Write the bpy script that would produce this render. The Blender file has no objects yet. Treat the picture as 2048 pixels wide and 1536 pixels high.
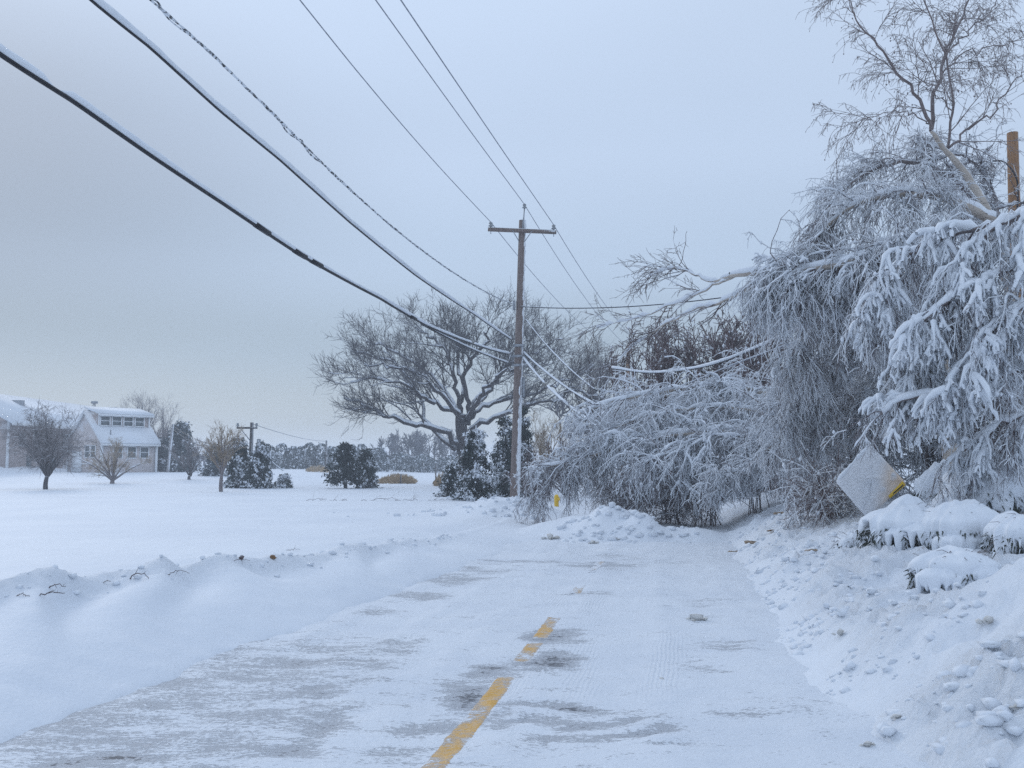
import bpy, math
import numpy as np

rng = np.random.default_rng(11)
sc = bpy.context.scene
COL = sc.collection

# ------------------------------------------------------------------ camera
EYE = np.array([0.0, 0.0, 1.6])
FPX = 1886.0                       # focal length in pixels of the 2048 px wide photograph
PITCH = math.radians(4.76)
cam_d = bpy.data.cameras.new('camera')
cam_d.sensor_width = 36.0
cam_d.lens = 36.0 * FPX / 2048.0
cam_d.clip_start = 0.05
cam_d.clip_end = 9000.0
cam = bpy.data.objects.new('camera', cam_d)
cam.location = EYE
cam.rotation_euler = (math.radians(90) + PITCH, 0, 0)
COL.objects.link(cam)
sc.camera = cam

# ------------------------------------------------------------------ sky, sun, exposure
SUN_EL, SUN_AZ = math.radians(26), math.radians(-35)      # azimuth clockwise from +Y: ahead
world = bpy.data.worlds.new('World')
sc.world = world
world.use_nodes = True
wn, wl = world.node_tree.nodes, world.node_tree.links
wn.clear()


def wnode(t, **kw):
    n = wn.new(t)
    for k, v in kw.items():
        setattr(n, k, v)
    return n


w_out = wnode('ShaderNodeOutputWorld')
w_bg = wnode('ShaderNodeBackground')
w_tc = wnode('ShaderNodeTexCoord')
w_sep = wnode('ShaderNodeSeparateXYZ')
wl.new(w_tc.outputs['Generated'], w_sep.inputs[0])
w_ramp = wnode('ShaderNodeValToRGB')          # overcast deck by elevation
cr = w_ramp.color_ramp
cr.interpolation = 'EASE'
cr.elements[0].position = 0.0
cr.elements[0].color = (0.56, 0.615, 0.655, 1)
cr.elements[1].position = 0.55
cr.elements[1].color = (0.575, 0.695, 0.885, 1)
for p, c in ((0.04, (0.405, 0.470, 0.520, 1)), (0.12, (0.360, 0.452, 0.555, 1)), (0.21, (0.455, 0.570, 0.735, 1)), (0.32, (0.510, 0.625, 0.805, 1))):
    e = cr.elements.new(p)
    e.color = c
wl.new(w_sep.outputs['Z'], w_ramp.inputs[0])
w_noise = wnode('ShaderNodeTexNoise')
w_noise.inputs['Scale'].default_value = 1.9
w_noise.inputs['Detail'].default_value = 3.0
w_noise.inputs['Roughness'].default_value = 0.45
w_map = wnode('ShaderNodeMapping')
w_map.inputs['Scale'].default_value = (1.0, 1.0, 2.6)
w_map.inputs['Location'].default_value = (3.2, 0.4, 1.1)
wl.new(w_tc.outputs['Generated'], w_map.inputs[0])
wl.new(w_map.outputs[0], w_noise.inputs['Vector'])
w_mr = wnode('ShaderNodeMapRange')
w_mr.inputs['From Min'].default_value = 0.30
w_mr.inputs['From Max'].default_value = 0.70
w_mr.inputs['To Min'].default_value = 0.96
w_mr.inputs['To Max'].default_value = 1.03
wl.new(w_noise.outputs['Fac'], w_mr.inputs['Value'])
# the heavier bank of cloud standing over the left of the field
w_dot = wnode('ShaderNodeVectorMath', operation='DISTANCE')
w_sc2 = wnode('ShaderNodeMapping')
w_sc2.inputs['Scale'].default_value = (1.0, 1.0, 2.3)
wl.new(w_tc.outputs['Generated'], w_sc2.inputs[0])
wl.new(w_sc2.outputs[0], w_dot.inputs[0])
w_dot.inputs[1].default_value = (-0.52, 0.82, 0.27 * 2.3)
w_cl = wnode('ShaderNodeMapRange', interpolation_type='SMOOTHERSTEP')
w_cl.inputs['From Min'].default_value = 0.02
w_cl.inputs['From Max'].default_value = 0.56
w_cl.inputs['To Min'].default_value = 0.64
w_cl.inputs['To Max'].default_value = 1.0
wl.new(w_dot.outputs['Value'], w_cl.inputs['Value'])
w_mul = wnode('ShaderNodeMath', operation='MULTIPLY')
wl.new(w_mr.outputs[0], w_mul.inputs[0])
wl.new(w_cl.outputs[0], w_mul.inputs[1])
w_scale = wnode('ShaderNodeVectorMath', operation='SCALE')
wl.new(w_ramp.outputs[0], w_scale.inputs[0])
wl.new(w_mul.outputs[0], w_scale.inputs['Scale'])
w_sky = wnode('ShaderNodeTexSky', sky_type='NISHITA')
w_sky.sun_disc = False
w_sky.sun_elevation = SUN_EL
w_sky.sun_rotation = SUN_AZ
w_skys = wnode('ShaderNodeVectorMath', operation='SCALE')
w_skys.inputs['Scale'].default_value = 0.05
wl.new(w_sky.outputs[0], w_skys.inputs[0])
w_mix = wnode('ShaderNodeMix', data_type='RGBA')
w_mix.inputs['Factor'].default_value = 0.92
wl.new(w_skys.outputs[0], w_mix.inputs['A'])
wl.new(w_scale.outputs[0], w_mix.inputs['B'])
wl.new(w_mix.outputs['Result'], w_bg.inputs['Color'])
w_bg.inputs['Strength'].default_value = 1.0
wl.new(w_bg.outputs[0], w_out.inputs[0])

sun_d = bpy.data.lights.new('sun', 'SUN')
sun_d.energy = 0.55
sun_d.angle = math.radians(28)
sun_d.color = (1.0, 0.97, 0.93)
sun = bpy.data.objects.new('sun', sun_d)
# the brighter part of the cloud lies ahead, up the road
sun.rotation_euler = (math.radians(90) - SUN_EL, 0, math.pi - SUN_AZ)
COL.objects.link(sun)

vs = sc.view_settings
vs.view_transform = 'Standard'
vs.look = 'None'
vs.exposure = 0.18
vs.gamma = 1.0
vs.use_curve_mapping = False
sc.render.engine = 'CYCLES'
sc.cycles.use_denoising = False
sc.cycles.max_bounces = 5
sc.cycles.diffuse_bounces = 3
sc.cycles.volume_bounces = 1
sc.cycles.transparent_max_bounces = 8
sc.render.filter_size = 1.5

# ------------------------------------------------------------------ small maths


def PX(px, py, Y):
    """world point at depth Y seen at a pixel of the 2048 x 1536 photograph"""
    u, v = (px - 1024.0) / FPX, (768.0 - py) / FPX
    d = np.array([u, math.cos(PITCH) - v * math.sin(PITCH), math.sin(PITCH) + v * math.cos(PITCH)])
    return EYE + d * (Y / d[1])


def smooth(a, b, x):
    t = np.clip((x - a) / (b - a), 0, 1)
    return t * t * (3 - 2 * t)


_perm = np.random.default_rng(3).permutation(256)
_perm = np.concatenate([_perm, _perm])
_ga = np.random.default_rng(4).uniform(0, 2 * math.pi, 256)
_gx, _gy = np.cos(_ga), np.sin(_ga)


def pn(x, y, s=0):
    x = np.asarray(x, float) + s * 17.31
    y = np.asarray(y, float) - s * 9.77
    xi, yi = np.floor(x).astype(int), np.floor(y).astype(int)
    fx, fy = x - xi, y - yi
    xi &= 255
    yi &= 255

    def g(a, b, dx, dy):
        h = _perm[(_perm[a & 255] + b) & 255]
        return _gx[h] * dx + _gy[h] * dy
    u, v = fx * fx * fx * (fx * (fx * 6 - 15) + 10), fy * fy * fy * (fy * (fy * 6 - 15) + 10)
    n00, n10 = g(xi, yi, fx, fy), g(xi + 1, yi, fx - 1, fy)
    n01, n11 = g(xi, yi + 1, fx, fy - 1), g(xi + 1, yi + 1, fx - 1, fy - 1)
    return (n00 + u * (n10 - n00)) * (1 - v) + (n01 + u * (n11 - n01)) * v


def fbm(x, y, s=0, o=4):
    r, a = 0.0, 1.0
    for k in range(o):
        r = r + a * pn(x * 2 ** k, y * 2 ** k, s + k)
        a *= 0.5
    return r


def billow(x, y, s=0, o=3):
    r, a = 0.0, 1.0
    for k in range(o):
        r = r + a * (1 - 2.2 * np.abs(pn(x * 2 ** k, y * 2 ** k, s + k)))
        a *= 0.5
    return r


def unit(v):
    return v / np.maximum(np.linalg.norm(v, axis=-1, keepdims=True), 1e-9)


# ------------------------------------------------------------------ the lie of the land
SL = 0.178                                     # the road runs 10 degrees to the right


def clx(y):
    return -1.31 + SL * y


def gauss(x, y, cx, cy, rx, ry):
    return np.exp(-((x - cx) / rx) ** 2 - ((y - cy) / ry) ** 2)


YS = np.array([-20, 4, 6.5, 8, 11, 14, 17, 20, 24, 30, 60.])
LF = np.array([-2.6, -2.5, -2.45, -2.35, -2.05, -1.95, -1.9, -1.8, -1.8, -2, -2.])      # foot of the left drift
LC = np.array([-5.0, -4.9, -4.6, -4.2, -3.5, -3.15, -3.0, -3.0, -3.0, -3.2, -3.5])      # its crest
LH = np.array([.55, .54, .52, .50, .42, .30, .20, .14, .12, .10, .05])


def gz(x, y, fine=False):
    x = np.asarray(x, float)
    y = np.asarray(y, float)
    t = (x - clx(y)) * 0.9845
    # gentle field
    base = 0.05 * fbm(x * .12, y * .12, 1, 3) + 0.16 * smooth(45, 12, y)
    base = base + 0.6 * smooth(58, 92, y) * smooth(-10, -26, x)
    base = base + 2.3 * gauss(x, y, -53, 92, 5.0, 9) + 0.5 * smooth(90, 250, y)
    # ---- left drift
    f, c, h = np.interp(y, YS, LF), np.interp(y, YS, LC), np.interp(y, YS, LH)
    f = f + 0.30 * pn(y * .55, x * 0, 2) + 0.10 * pn(y * 1.9, x * .6, 5) + .05 * pn(x * 5, y * 5, 6)
    w = (f - t) / (f - c)
    prof = np.where(w < 1, 1.0 - (1 - np.clip(w, 0, 1)) ** 1.75, 1.0)
    sc_ = y * 1.05 + t * 1.15                        # wind scallops run slantwise to the crest
    ph = sc_ * 0.50 + 1.3 * pn(x * .45, y * .45, 8)
    saw = (ph - np.floor(ph))
    lobe = np.where(saw < .72, saw / .72, (1 - saw) / .28)
    lobe = lobe * lobe * (3 - 2 * lobe)
    near_c = np.exp(-((w - .82) / .34) ** 2)
    left = h * prof + h * (0.36 * (lobe - .6)) * near_c * smooth(20, 15, y)
    lip = np.exp(-((w - 1.04) / .10) ** 2)
    left = left + h * 0.16 * lip * (0.5 + billow(x * 1.5, y * 1.5, 20, 3) * .7)
    back = smooth(1.05, 1.9, w)
    left = left * (1 - back) + back * np.minimum(h * .80, .36) * smooth(-40, -8, t)
    left = np.where(w < 0, -0.06 - 0.10 * np.minimum(-w, 1), left - 0.004)
    # ---- right bank of ploughed snow
    fr = 2.15 + 0.22 * pn(y * .45, x * 0, 31) + 0.10 * pn(y * 1.6, x * .7, 32)
    fr = fr + 0.60 * smooth(7.0, 4.0, y) + .09 * pn(x * 3, y * 3, 33) + .05 * pn(x * 8, y * 8, 34)
    wr = (t - fr) / 2.0
    hr = np.interp(y, [-20, 4, 6, 9, 12, 15, 20, 26, 40], [.62, .64, .62, .42, .44, .66, .78, .7, .3])
    pr = np.clip(wr, 0, 1)
    right = hr * (pr ** 1.15) * (1.25 - .25 * pr)
    lump = smooth(0.02, .35, wr) * smooth(3.0, 1.2, wr)
    right = right + lump * (0.085 * billow(x * 1.3, y * 1.3, 40, 4) + 0.05 * fbm(x * .7, y * .7, 44, 2))
    right = right + smooth(1, 3, wr) * 0.10 * fbm(x * .6, y * .6, 47, 3)
    right = right + 0.30 * gauss(x, y, 3.75, 6.4, .75, .8) * (1 + .25 * billow(x * 2, y * 2, 50, 3))
    right = right - 0.22 * gauss(x, y, 4.6, 8.9, .9, 1.2)
    right = np.where(wr < 0, -0.06 - 0.10 * np.minimum(-wr, 1), right - 0.004)
    # ---- choked end of the ploughed road
    end = smooth(17.8, 20.0, y + .5 * pn(x * .6, y * .6, 60))
    mid = -0.16 + end * (0.23 + 0.05 * fbm(x * .8, y * .8, 61, 3))
    mound = 0.44 * gauss(x, y, 2.15, 20.6, .75, .8) + 0.34 * gauss(x, y, 2.75, 19.7, .33, .42)
    mound = mound + 0.20 * gauss(x, y, 1.2, 21.4, .8, .7) + 0.16 * gauss(x, y, 3.7, 19.6, .7, .5)
    mound = mound + 0.30 * gauss(x, y, -.55, 26.5, 1.25, 1.5) + 0.22 * gauss(x, y, .6, 27.2, .9, 1.3)
    mound = mound * (1 + 0.22 * billow(x * 1.1, y * 1.1, 63, 3))
    inside = np.maximum(left, right)
    inside = np.maximum(inside, mid)
    # far away the road is just field
    far = smooth(30, 44, y)
    wide = smooth(12, 26, t)
    z = inside * (1 - far) * (1 - wide) + (0.06 * far + .35 * wide * (1 - far))
    onbank = smooth(-.02, .06, inside)
    z = z + base * np.maximum(onbank, far) * smooth(1.0, 1.8, np.maximum(w, np.maximum(wr, far * 2))) + mound
    # small relief
    z = z + onbank * 0.010 * fbm(x * 2.2, y * 1.4, 70, 3)
    return z


# ------------------------------------------------------------------ materials
MATS = {}


class NT:
    def __init__(s, name):
        s.m = bpy.data.materials.new(name)
        s.m.use_nodes = True
        s.n, s.l = s.m.node_tree.nodes, s.m.node_tree.links
        s.n.clear()
        s.out = s.n.new('ShaderNodeOutputMaterial')
        s.b = s.n.new('ShaderNodeBsdfPrincipled')
        s.l.new(s.b.outputs[0], s.out.inputs[0])
        s.tc = s.n.new('ShaderNodeTexCoord')
        s.b.inputs['Specular IOR Level'].default_value = 0.25

    def noise(s, scale, detail=3, rough=.55, vscale=None, world=False):
        n = s.n.new('ShaderNodeTexNoise')
        n.inputs['Scale'].default_value = scale
        n.inputs['Detail'].default_value = detail
        n.inputs['Roughness'].default_value = rough
        src = s.geo().outputs['Position'] if world else s.tc.outputs['Object']
        if vscale:
            m = s.n.new('ShaderNodeMapping')
            m.inputs['Scale'].default_value = vscale
            s.l.new(src, m.inputs[0])
            src = m.outputs[0]
        s.l.new(src, n.inputs['Vector'])
        return n.outputs['Fac']

    def geo(s):
        if not hasattr(s, '_g'):
            s._g = s.n.new('ShaderNodeNewGeometry')
        return s._g

    def rng_(s, v, a, b, c=0., d=1., sm=True):
        n = s.n.new('ShaderNodeMapRange')
        if sm:
            n.interpolation_type = 'SMOOTHSTEP'
        for k, x in zip(('From Min', 'From Max', 'To Min', 'To Max'), (a, b, c, d)):
            n.inputs[k].default_value = x
        s.l.new(v, n.inputs['Value'])
        return n.outputs[0]

    def math(s, op, a, b=None):
        n = s.n.new('ShaderNodeMath')
        n.operation = op
        for i, x in enumerate((a, b)):
            if x is None:
                continue
            if isinstance(x, (int, float)):
                n.inputs[i].default_value = x
            else:
                s.l.new(x, n.inputs[i])
        return n.outputs[0]

    def mix(s, f, a, b):
        n = s.n.new('ShaderNodeMix')
        n.data_type = 'RGBA'
        for k, x in (('Factor', f), ('A', a), ('B', b)):
            if isinstance(x, (int, float)):
                n.inputs[k].default_value = x
            elif isinstance(x, tuple):
                n.inputs[k].default_value = (*x, 1)
            else:
                s.l.new(x, n.inputs[k])
        return n.outputs['Result']

    def attr(s, name):
        n = s.n.new('ShaderNodeAttribute')
        n.attribute_name = name
        return n.outputs['Fac']

    def color(s, c):
        if isinstance(c, tuple):
            s.b.inputs['Base Color'].default_value = (*c, 1)
        else:
            s.l.new(c, s.b.inputs['Base Color'])

    def bump(s, h, strength, dist):
        n = s.n.new('ShaderNodeBump')
        n.inputs['Strength'].default_value = strength
        n.inputs['Distance'].default_value = dist
        s.l.new(h, n.inputs['Height'])
        s.l.new(n.outputs[0], s.b.inputs['Normal'])

    def done(s, rough=.7, **kw):
        if isinstance(rough, float):
            s.b.inputs['Roughness'].default_value = rough
        else:
            s.l.new(rough, s.b.inputs['Roughness'])
        for k, v in kw.items():
            s.b.inputs[k].default_value = v
        MATS[s.m.name] = s.m
        return s.m


SNOW = (.80, .835, .885)
SNOW2 = (.745, .785, .845)


def mat_snow(name, big=1.2, fine=45., strength=.35, dist=.02, c1=SNOW, c2=SNOW2, dirt=0., rough=False):
    t = NT(name)
    col = t.mix(t.rng_(t.noise(big, 4), .35, .7), c1, c2)
    if dirt:
        d1 = t.rng_(t.noise(2.2, 5, .65), .54, .70)
        d2 = t.rng_(t.noise(30., 3, .6), .50, .72)
        dm = t.math('MULTIPLY', t.math('MULTIPLY', d1, d2), dirt)
        if rough:
            dm = t.math('MULTIPLY', dm, t.attr('rough'))
        col = t.mix(dm, col, (.36, .32, .27))
    t.color(col)
    h = t.math('ADD', t.noise(fine, 4, .6), t.math('MULTIPLY', t.noise(fine / 6, 3), 2.0))
    if rough:
        at = t.attr('rough')
        crumb = t.math('ADD', t.noise(26., 5, .7), t.math('MULTIPLY', t.noise(9., 3, .6), 1.6))
        h = t.math('ADD', t.math('MULTIPLY', h, .5), t.math('MULTIPLY', t.math('MULTIPLY', crumb, at), 3.2))
    t.bump(h, strength, dist)
    return t.done(.62)


M_GROUND = mat_snow('ground_snow', .35, 30., .6, .022, dirt=.55, rough=True)
M_LUMP = mat_snow('lump_snow', 2., 40., .5, .01)
M_SNOW = mat_snow('clinging_snow', 3., 50., .4, .01)
M_CLOD = mat_snow('clod_snow', 6., 60., .8, .02, (.74, .74, .73), (.58, .54, .48), dirt=.6)


def mat_bark(name, a, b, snow=.0, vs=(8, 8, 2), frost=0., nz=(.15, .75)):
    t = NT(name)
    col = t.mix(t.rng_(t.noise(3., 4, .6, vs), .35, .68), a, b)
    if snow:
        sep = t.n.new('ShaderNodeSeparateXYZ')
        t.l.new(t.geo().outputs['Normal'], sep.inputs[0])
        f = t.math('ADD', sep.outputs['Z'], t.math('MULTIPLY', t.math('SUBTRACT', t.noise(9., 3), .5), 1.1))
        f = t.math('MULTIPLY', t.rng_(f, nz[0], nz[1]), snow)
        if frost:
            f = t.math('MAXIMUM', f, t.rng_(t.noise(14., 3, .6), .62 - frost * .35, .72 - frost * .25))
        col = t.mix(f, col, SNOW)
    t.color(col)
    t.bump(t.noise(20., 4, .6, vs), .5, .02)
    return t.done(.85)


M_OAK = mat_bark('oak_bark', (.055, .050, .055), (.10, .09, .092), .85)
M_OAKT = mat_bark('oak_twig', (.060, .054, .062), (.10, .092, .10), .30)
M_TWIG = mat_bark('birch_twig', (.105, .080, .088), (.185, .15, .16), .6, frost=.12)
M_TWIGB = mat_bark('bare_twig', (.085, .060, .062), (.145, .105, .105), .30)
M_FROST = mat_bark('frosted_twig', (.50, .50, .53), (.72, .74, .78), .95, frost=.9, nz=(-.7, .2))
M_RED = mat_bark('red_twig', (.10, .060, .060), (.175, .115, .115), .30)
M_GREYT = mat_bark('grey_twig', (.16, .135, .14), (.24, .205, .20), .4)
M_BTWIG = mat_bark('birch_crown_twig', (.18, .145, .145), (.27, .225, .22), .35)
M_TAN = mat_bark('tan_twig', (.30, .22, .14), (.38, .29, .19), .3)


def mat_birch():
    t = NT('birch_bark')
    v = t.noise(2.2, 5, .65, (3, 3, 14))
    col = t.mix(t.rng_(t.noise(1.5, 4), .35, .7), (.54, .48, .42), (.36, .31, .27))
    col = t.mix(t.rng_(v, .60, .66), col, (.07, .06, .06))
    sep = t.n.new('ShaderNodeSeparateXYZ')
    t.l.new(t.geo().outputs['Normal'], sep.inputs[0])
    f = t.math('ADD', sep.outputs['Z'], t.math('MULTIPLY', t.math('SUBTRACT', t.noise(7., 3), .5), .9))
    col = t.mix(t.rng_(f, .15, .5), col, SNOW)
    t.color(col)
    t.bump(v, .4, .02)
    return t.done(.7)


M_BIRCH = mat_birch()


def mat_pole(name, a, b, plaster):
    t = NT(name)
    col = t.mix(t.rng_(t.noise(5., 5, .6, (9, 9, .5)), .32, .68), a, b)
    col = t.mix(t.rng_(t.noise(9., 4, .6, (9, 9, .25)), .62, .7), col, tuple(x * .5 for x in a))
    dot = t.n.new('ShaderNodeVectorMath')
    dot.operation = 'DOT_PRODUCT'
    t.l.new(t.geo().outputs['Normal'], dot.inputs[0])
    dot.inputs[1].default_value = (.93, -.1, .35)
    sepz = t.n.new('ShaderNodeSeparateXYZ')
    t.l.new(t.tc.outputs['Object'], sepz.inputs[0])
    low = t.math('MULTIPLY', t.rng_(sepz.outputs['Z'], 1.2, 5.2, 1, 0), .55)
    low = t.math('MULTIPLY', low, t.rng_(sepz.outputs['Z'], .2, 2.4, .2, 1))
    f = t.math('ADD', dot.outputs['Value'], t.math('MULTIPLY', t.math('SUBTRACT', t.noise(4., 5, .7, (3, 3, .8)), .5), 1.4))
    f = t.math('ADD', f, low)
    col = t.mix(t.math('MULTIPLY', t.rng_(f, .62, .85), plaster), col, SNOW)
    t.color(col)
    t.bump(t.noise(6., 5, .6, (9, 9, .5)), .5, .015)
    return t.done(.8)


M_POLE = mat_pole('weathered_pole_wood', (.155, .120, .110), (.235, .190, .175), .95)
M_POLE2 = mat_pole('raw_pole_wood', (.34, .19, .09), (.22, .12, .07), .6)
M_POLE3 = mat_pole('grey_pole_wood', (.30, .29, .30), (.38, .37, .37), .8)
M_POLE4 = mat_pole('dark_pole_wood', (.085, .075, .075), (.13, .115, .11), .4)


def mat_plain(name, c, rough=.6, vary=.12, scale=6., metal=0.):
    t = NT(name)
    lo = tuple(max(0, x * (1 - vary)) for x in c)
    hi = tuple(min(1, x * (1 + vary)) for x in c)
    t.color(t.mix(t.rng_(t.noise(scale, 4), .3, .7), lo, hi))
    t.bump(t.noise(scale * 6, 3), .15, .01)
    return t.done(float(rough), Metallic=metal)


M_METAL = mat_plain('galvanised_metal', (.32, .34, .37), .45, .15, 9., .6)
M_PORC = mat_plain('insulator_porcelain', (.30, .32, .34), .25)
M_CABLE = mat_plain('cable_black', (.022, .022, .028), .5)
M_WIRE = mat_plain('wire_frosted', (.30, .32, .37), .6, .2)
M_TWIST = mat_bark('twisted_cable', (.03, .03, .035), (.07, .07, .08), .95, (1, 1, 1), frost=.6, nz=(.0, .6))
M_GREEN = mat_plain('cedar_green', (.030, .043, .040), .7, .35, 3.)
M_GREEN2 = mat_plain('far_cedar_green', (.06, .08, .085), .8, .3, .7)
M_SHRUBGREEN = mat_plain('yew_green', (.045, .055, .042), .7, .3, 8.)
M_REED = mat_plain('dry_reed', (.40, .29, .17), .9, .25, .8)
M_DIRT = mat_plain('dirt_clod', (.33, .25, .18), .9, .35, 20.)
M_LEAF = mat_plain('dead_leaf_brown', (.22, .13, .07), .8, .3, 20.)
M_YELLOW = mat_plain('yellow_enamel', (.80, .52, .05), .5, .08)
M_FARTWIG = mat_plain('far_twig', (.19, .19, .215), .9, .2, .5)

# ------------------------------------------------------------------ mesh plumbing


def mesh_from(name, V, faces, mat, loc=None, shade=False, attrs=None):
    """faces: an (n,3) / (n,4) int array or a list of such arrays"""
    if isinstance(faces, np.ndarray):
        faces = [faces]
    V = np.asarray(V, float)
    if loc is not None:
        V = V - np.asarray(loc, float)
    me = bpy.data.meshes.new(name)
    me.vertices.add(len(V))
    me.vertices.foreach_set('co', V.astype(np.float32).ravel())
    flat = np.concatenate([f.ravel() for f in faces]).astype(np.int32)
    sizes = np.concatenate([np.full(len(f), f.shape[1]) for f in faces]).astype(np.int32)
    starts = np.concatenate([[0], np.cumsum(sizes)[:-1]]).astype(np.int32)
    me.loops.add(len(flat))
    me.loops.foreach_set('vertex_index', flat)
    me.polygons.add(len(sizes))
    me.polygons.foreach_set('loop_start', starts)
    me.polygons.foreach_set('loop_total', sizes)
    me.update(calc_edges=True)
    if shade:
        me.polygons.foreach_set('use_smooth', np.ones(len(sizes), bool))
    for k, a in (attrs or {}).items():
        at = me.attributes.new(k, 'FLOAT', 'POINT')
        at.data.foreach_set('value', np.asarray(a, np.float32).ravel())
    me.materials.append(mat)
    return me


def link(name, me, parent=None, loc=None, **props):
    o = bpy.data.objects.new(name, me)
    COL.objects.link(o)
    if parent is not None:
        o.parent = parent
    elif loc is not None:
        o.location = [float(v) for v in loc]
    for k, v in props.items():
        o[k] = v
    return o


def thing(name, label, category, loc, group=None):
    o = bpy.data.objects.new(name, None)
    COL.objects.link(o)
    o.location = [float(v) for v in loc]
    o.empty_display_size = .2
    o['label'] = label
    o['category'] = category
    if group:
        o['group'] = group
    return o


class Geo:
    """collects geometry for one mesh"""

    def __init__(s):
        s.V, s.T, s.Q, s.n = [], [], [], 0

    def add(s, V, F):
        V = np.asarray(V, float).reshape(-1, 3)
        F = np.asarray(F, int)
        (s.T if F.shape[1] == 3 else s.Q).append(F + s.n)
        s.V.append(V)
        s.n += len(V)
        return s

    def box(s, c, size, ax=None):
        c, h = np.asarray(c, float), np.asarray(size, float) / 2
        k = np.array([[-1, -1, -1], [1, -1, -1], [1, 1, -1], [-1, 1, -1], [-1, -1, 1], [1, -1, 1], [1, 1, 1], [-1, 1, 1]]) * h
        if ax is not None:
            k = k @ np.asarray(ax, float)
        return s.add(k + c, [[0, 3, 2, 1], [4, 5, 6, 7], [0, 1, 5, 4], [1, 2, 6, 5], [2, 3, 7, 6], [3, 0, 4, 7]])

    def poly8(s, pts):
        return s.add(pts, [[0, 3, 2, 1], [4, 5, 6, 7], [0, 1, 5, 4], [1, 2, 6, 5], [2, 3, 7, 6], [3, 0, 4, 7]])

    def tube(s, P, R, k=3, cap=False):
        """P (N,M,3) polylines, R (N,M) radii"""
        P = np.asarray(P, float)
        if P.ndim == 2:
            P = P[None]
        R = np.broadcast_to(np.asarray(R, float), P.shape[:2])
        N, M, _ = P.shape
        if N == 0:
            return s
        T = np.empty_like(P)
        T[:, 1:-1] = P[:, 2:] - P[:, :-2]
        T[:, 0], T[:, -1] = P[:, 1] - P[:, 0], P[:, -1] - P[:, -2]
        T = unit(T)
        mT = unit(T.mean(1))
        ref = np.where(np.abs(mT[:, 2:3]) > .8, np.array([[1., 0.13, 0]]), np.array([[0.02, 0.05, 1.]]))[:, None]
        A = unit(np.cross(T, np.broadcast_to(ref, T.shape)))
        B = np.cross(T, A)
        th = np.arange(k) * 2 * math.pi / k + .4
        V = P[:, :, None] + R[:, :, None, None] * (A[:, :, None] * np.cos(th)[None, None, :, None] + B[:, :, None] * np.sin(th)[None, None, :, None])
        i = (np.arange(N)[:, None, None] * M + np.arange(M - 1)[None, :, None]) * k
        j = np.arange(k)[None, None]
        j2 = (j + 1) % k
        F = np.stack([i + j, i + k + j, i + k + j2, i + j2], -1).reshape(-1, 4)
        n0 = s.n
        s.add(V, F[:, ::-1])
        if cap:
            for e in (0, M - 1):
                b = n0 + (np.arange(N)[:, None] * M + e) * k
                c = P[:, e]
                s.V.append(c)
                ci = s.n + np.arange(N)
                s.n += N
                for a in range(k):
                    f = np.stack([b[:, 0] + a, b[:, 0] + (a + 1) % k, ci], 1)
                    s.T.append(f if e else f[:, ::-1])
        return s

    def blobs(s, C, R, sub=1, rough=.25, flat=1., seed=0):
        """lumpy little stones or snow clots"""
        V0, F0 = ICO[sub]
        r = np.random.default_rng(seed)
        C = np.asarray(C, float)
        R = np.asarray(R, float)
        N = len(C)
        W = V0[None] * (1 + rough * r.uniform(-1, 1, (N, len(V0), 1)))
        S = np.stack([r.uniform(.7, 1.3, N), r.uniform(.7, 1.3, N), r.uniform(.7, 1.1, N) * flat], 1)
        V = W * S[:, None] * R[:, None, None] + C[:, None]
        F = F0[None] + (np.arange(N) * len(V0))[:, None, None]
        return s.add(V, F.reshape(-1, 3))

    def octa(s, C, R, tall=1.3, seed=0):
        """tiny eight-faced clots"""
        r = np.random.default_rng(seed)
        C, R = np.asarray(C, float), np.asarray(R, float)
        V0 = np.array([[1, 0, 0], [0, 1, 0], [-1, 0, 0], [0, -1, 0], [0, 0, 1], [0, 0, -1.]])
        F0 = np.array([[0, 1, 4], [1, 2, 4], [2, 3, 4], [3, 0, 4], [1, 0, 5], [2, 1, 5], [3, 2, 5], [0, 3, 5]])
        a = r.uniform(0, 6.28, len(C))
        ca, sa = np.cos(a)[:, None], np.sin(a)[:, None]
        W = V0[None] * (1 + .35 * r.uniform(-1, 1, (len(C), 6, 1))) * np.array([1, 1, tall])
        W = np.stack([W[..., 0] * ca - W[..., 1] * sa, W[..., 0] * sa + W[..., 1] * ca, W[..., 2]], -1)
        V = W * R[:, None, None] + C[:, None]
        return s.add(V, (F0[None] + (np.arange(len(C)) * 6)[:, None, None]).reshape(-1, 3))

    def tris(s, V):
        V = np.asarray(V, float).reshape(-1, 3)
        return s.add(V, np.arange(len(V)).reshape(-1, 3))

    def obj(s, name, mat, parent=None, shade=False, **props):
        if s.n == 0:
            return None
        F = [np.concatenate(x) for x in (s.T, s.Q) if x]
        V = np.concatenate(s.V)
        if parent is not None:
            root = parent
            loc = np.zeros(3)
            while root is not None:
                loc = loc + np.array(root.location)
                root = root.parent
            return link(name, mesh_from(name, V, F, mat, loc, shade), parent, **props)
        lo = props.pop('loc', None)
        if lo is None:
            lo = np.array([(V[:, 0].min() + V[:, 0].max()) / 2, (V[:, 1].min() + V[:, 1].max()) / 2, V[:, 2].min()])
        return link(name, mesh_from(name, V, F, mat, lo, shade), None, lo, **props)


def make_ico():
    import bmesh
    out = {}
    for sub in (1, 2, 3):
        bm = bmesh.new()
        bmesh.ops.create_icosphere(bm, subdivisions=sub, radius=1)
        bm.verts.ensure_lookup_table()
        out[sub] = (np.array([v.co[:] for v in bm.verts]), np.array([[v.index for v in f.verts] for f in bm.faces]))
        bm.free()
    return out


ICO = make_ico()


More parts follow.
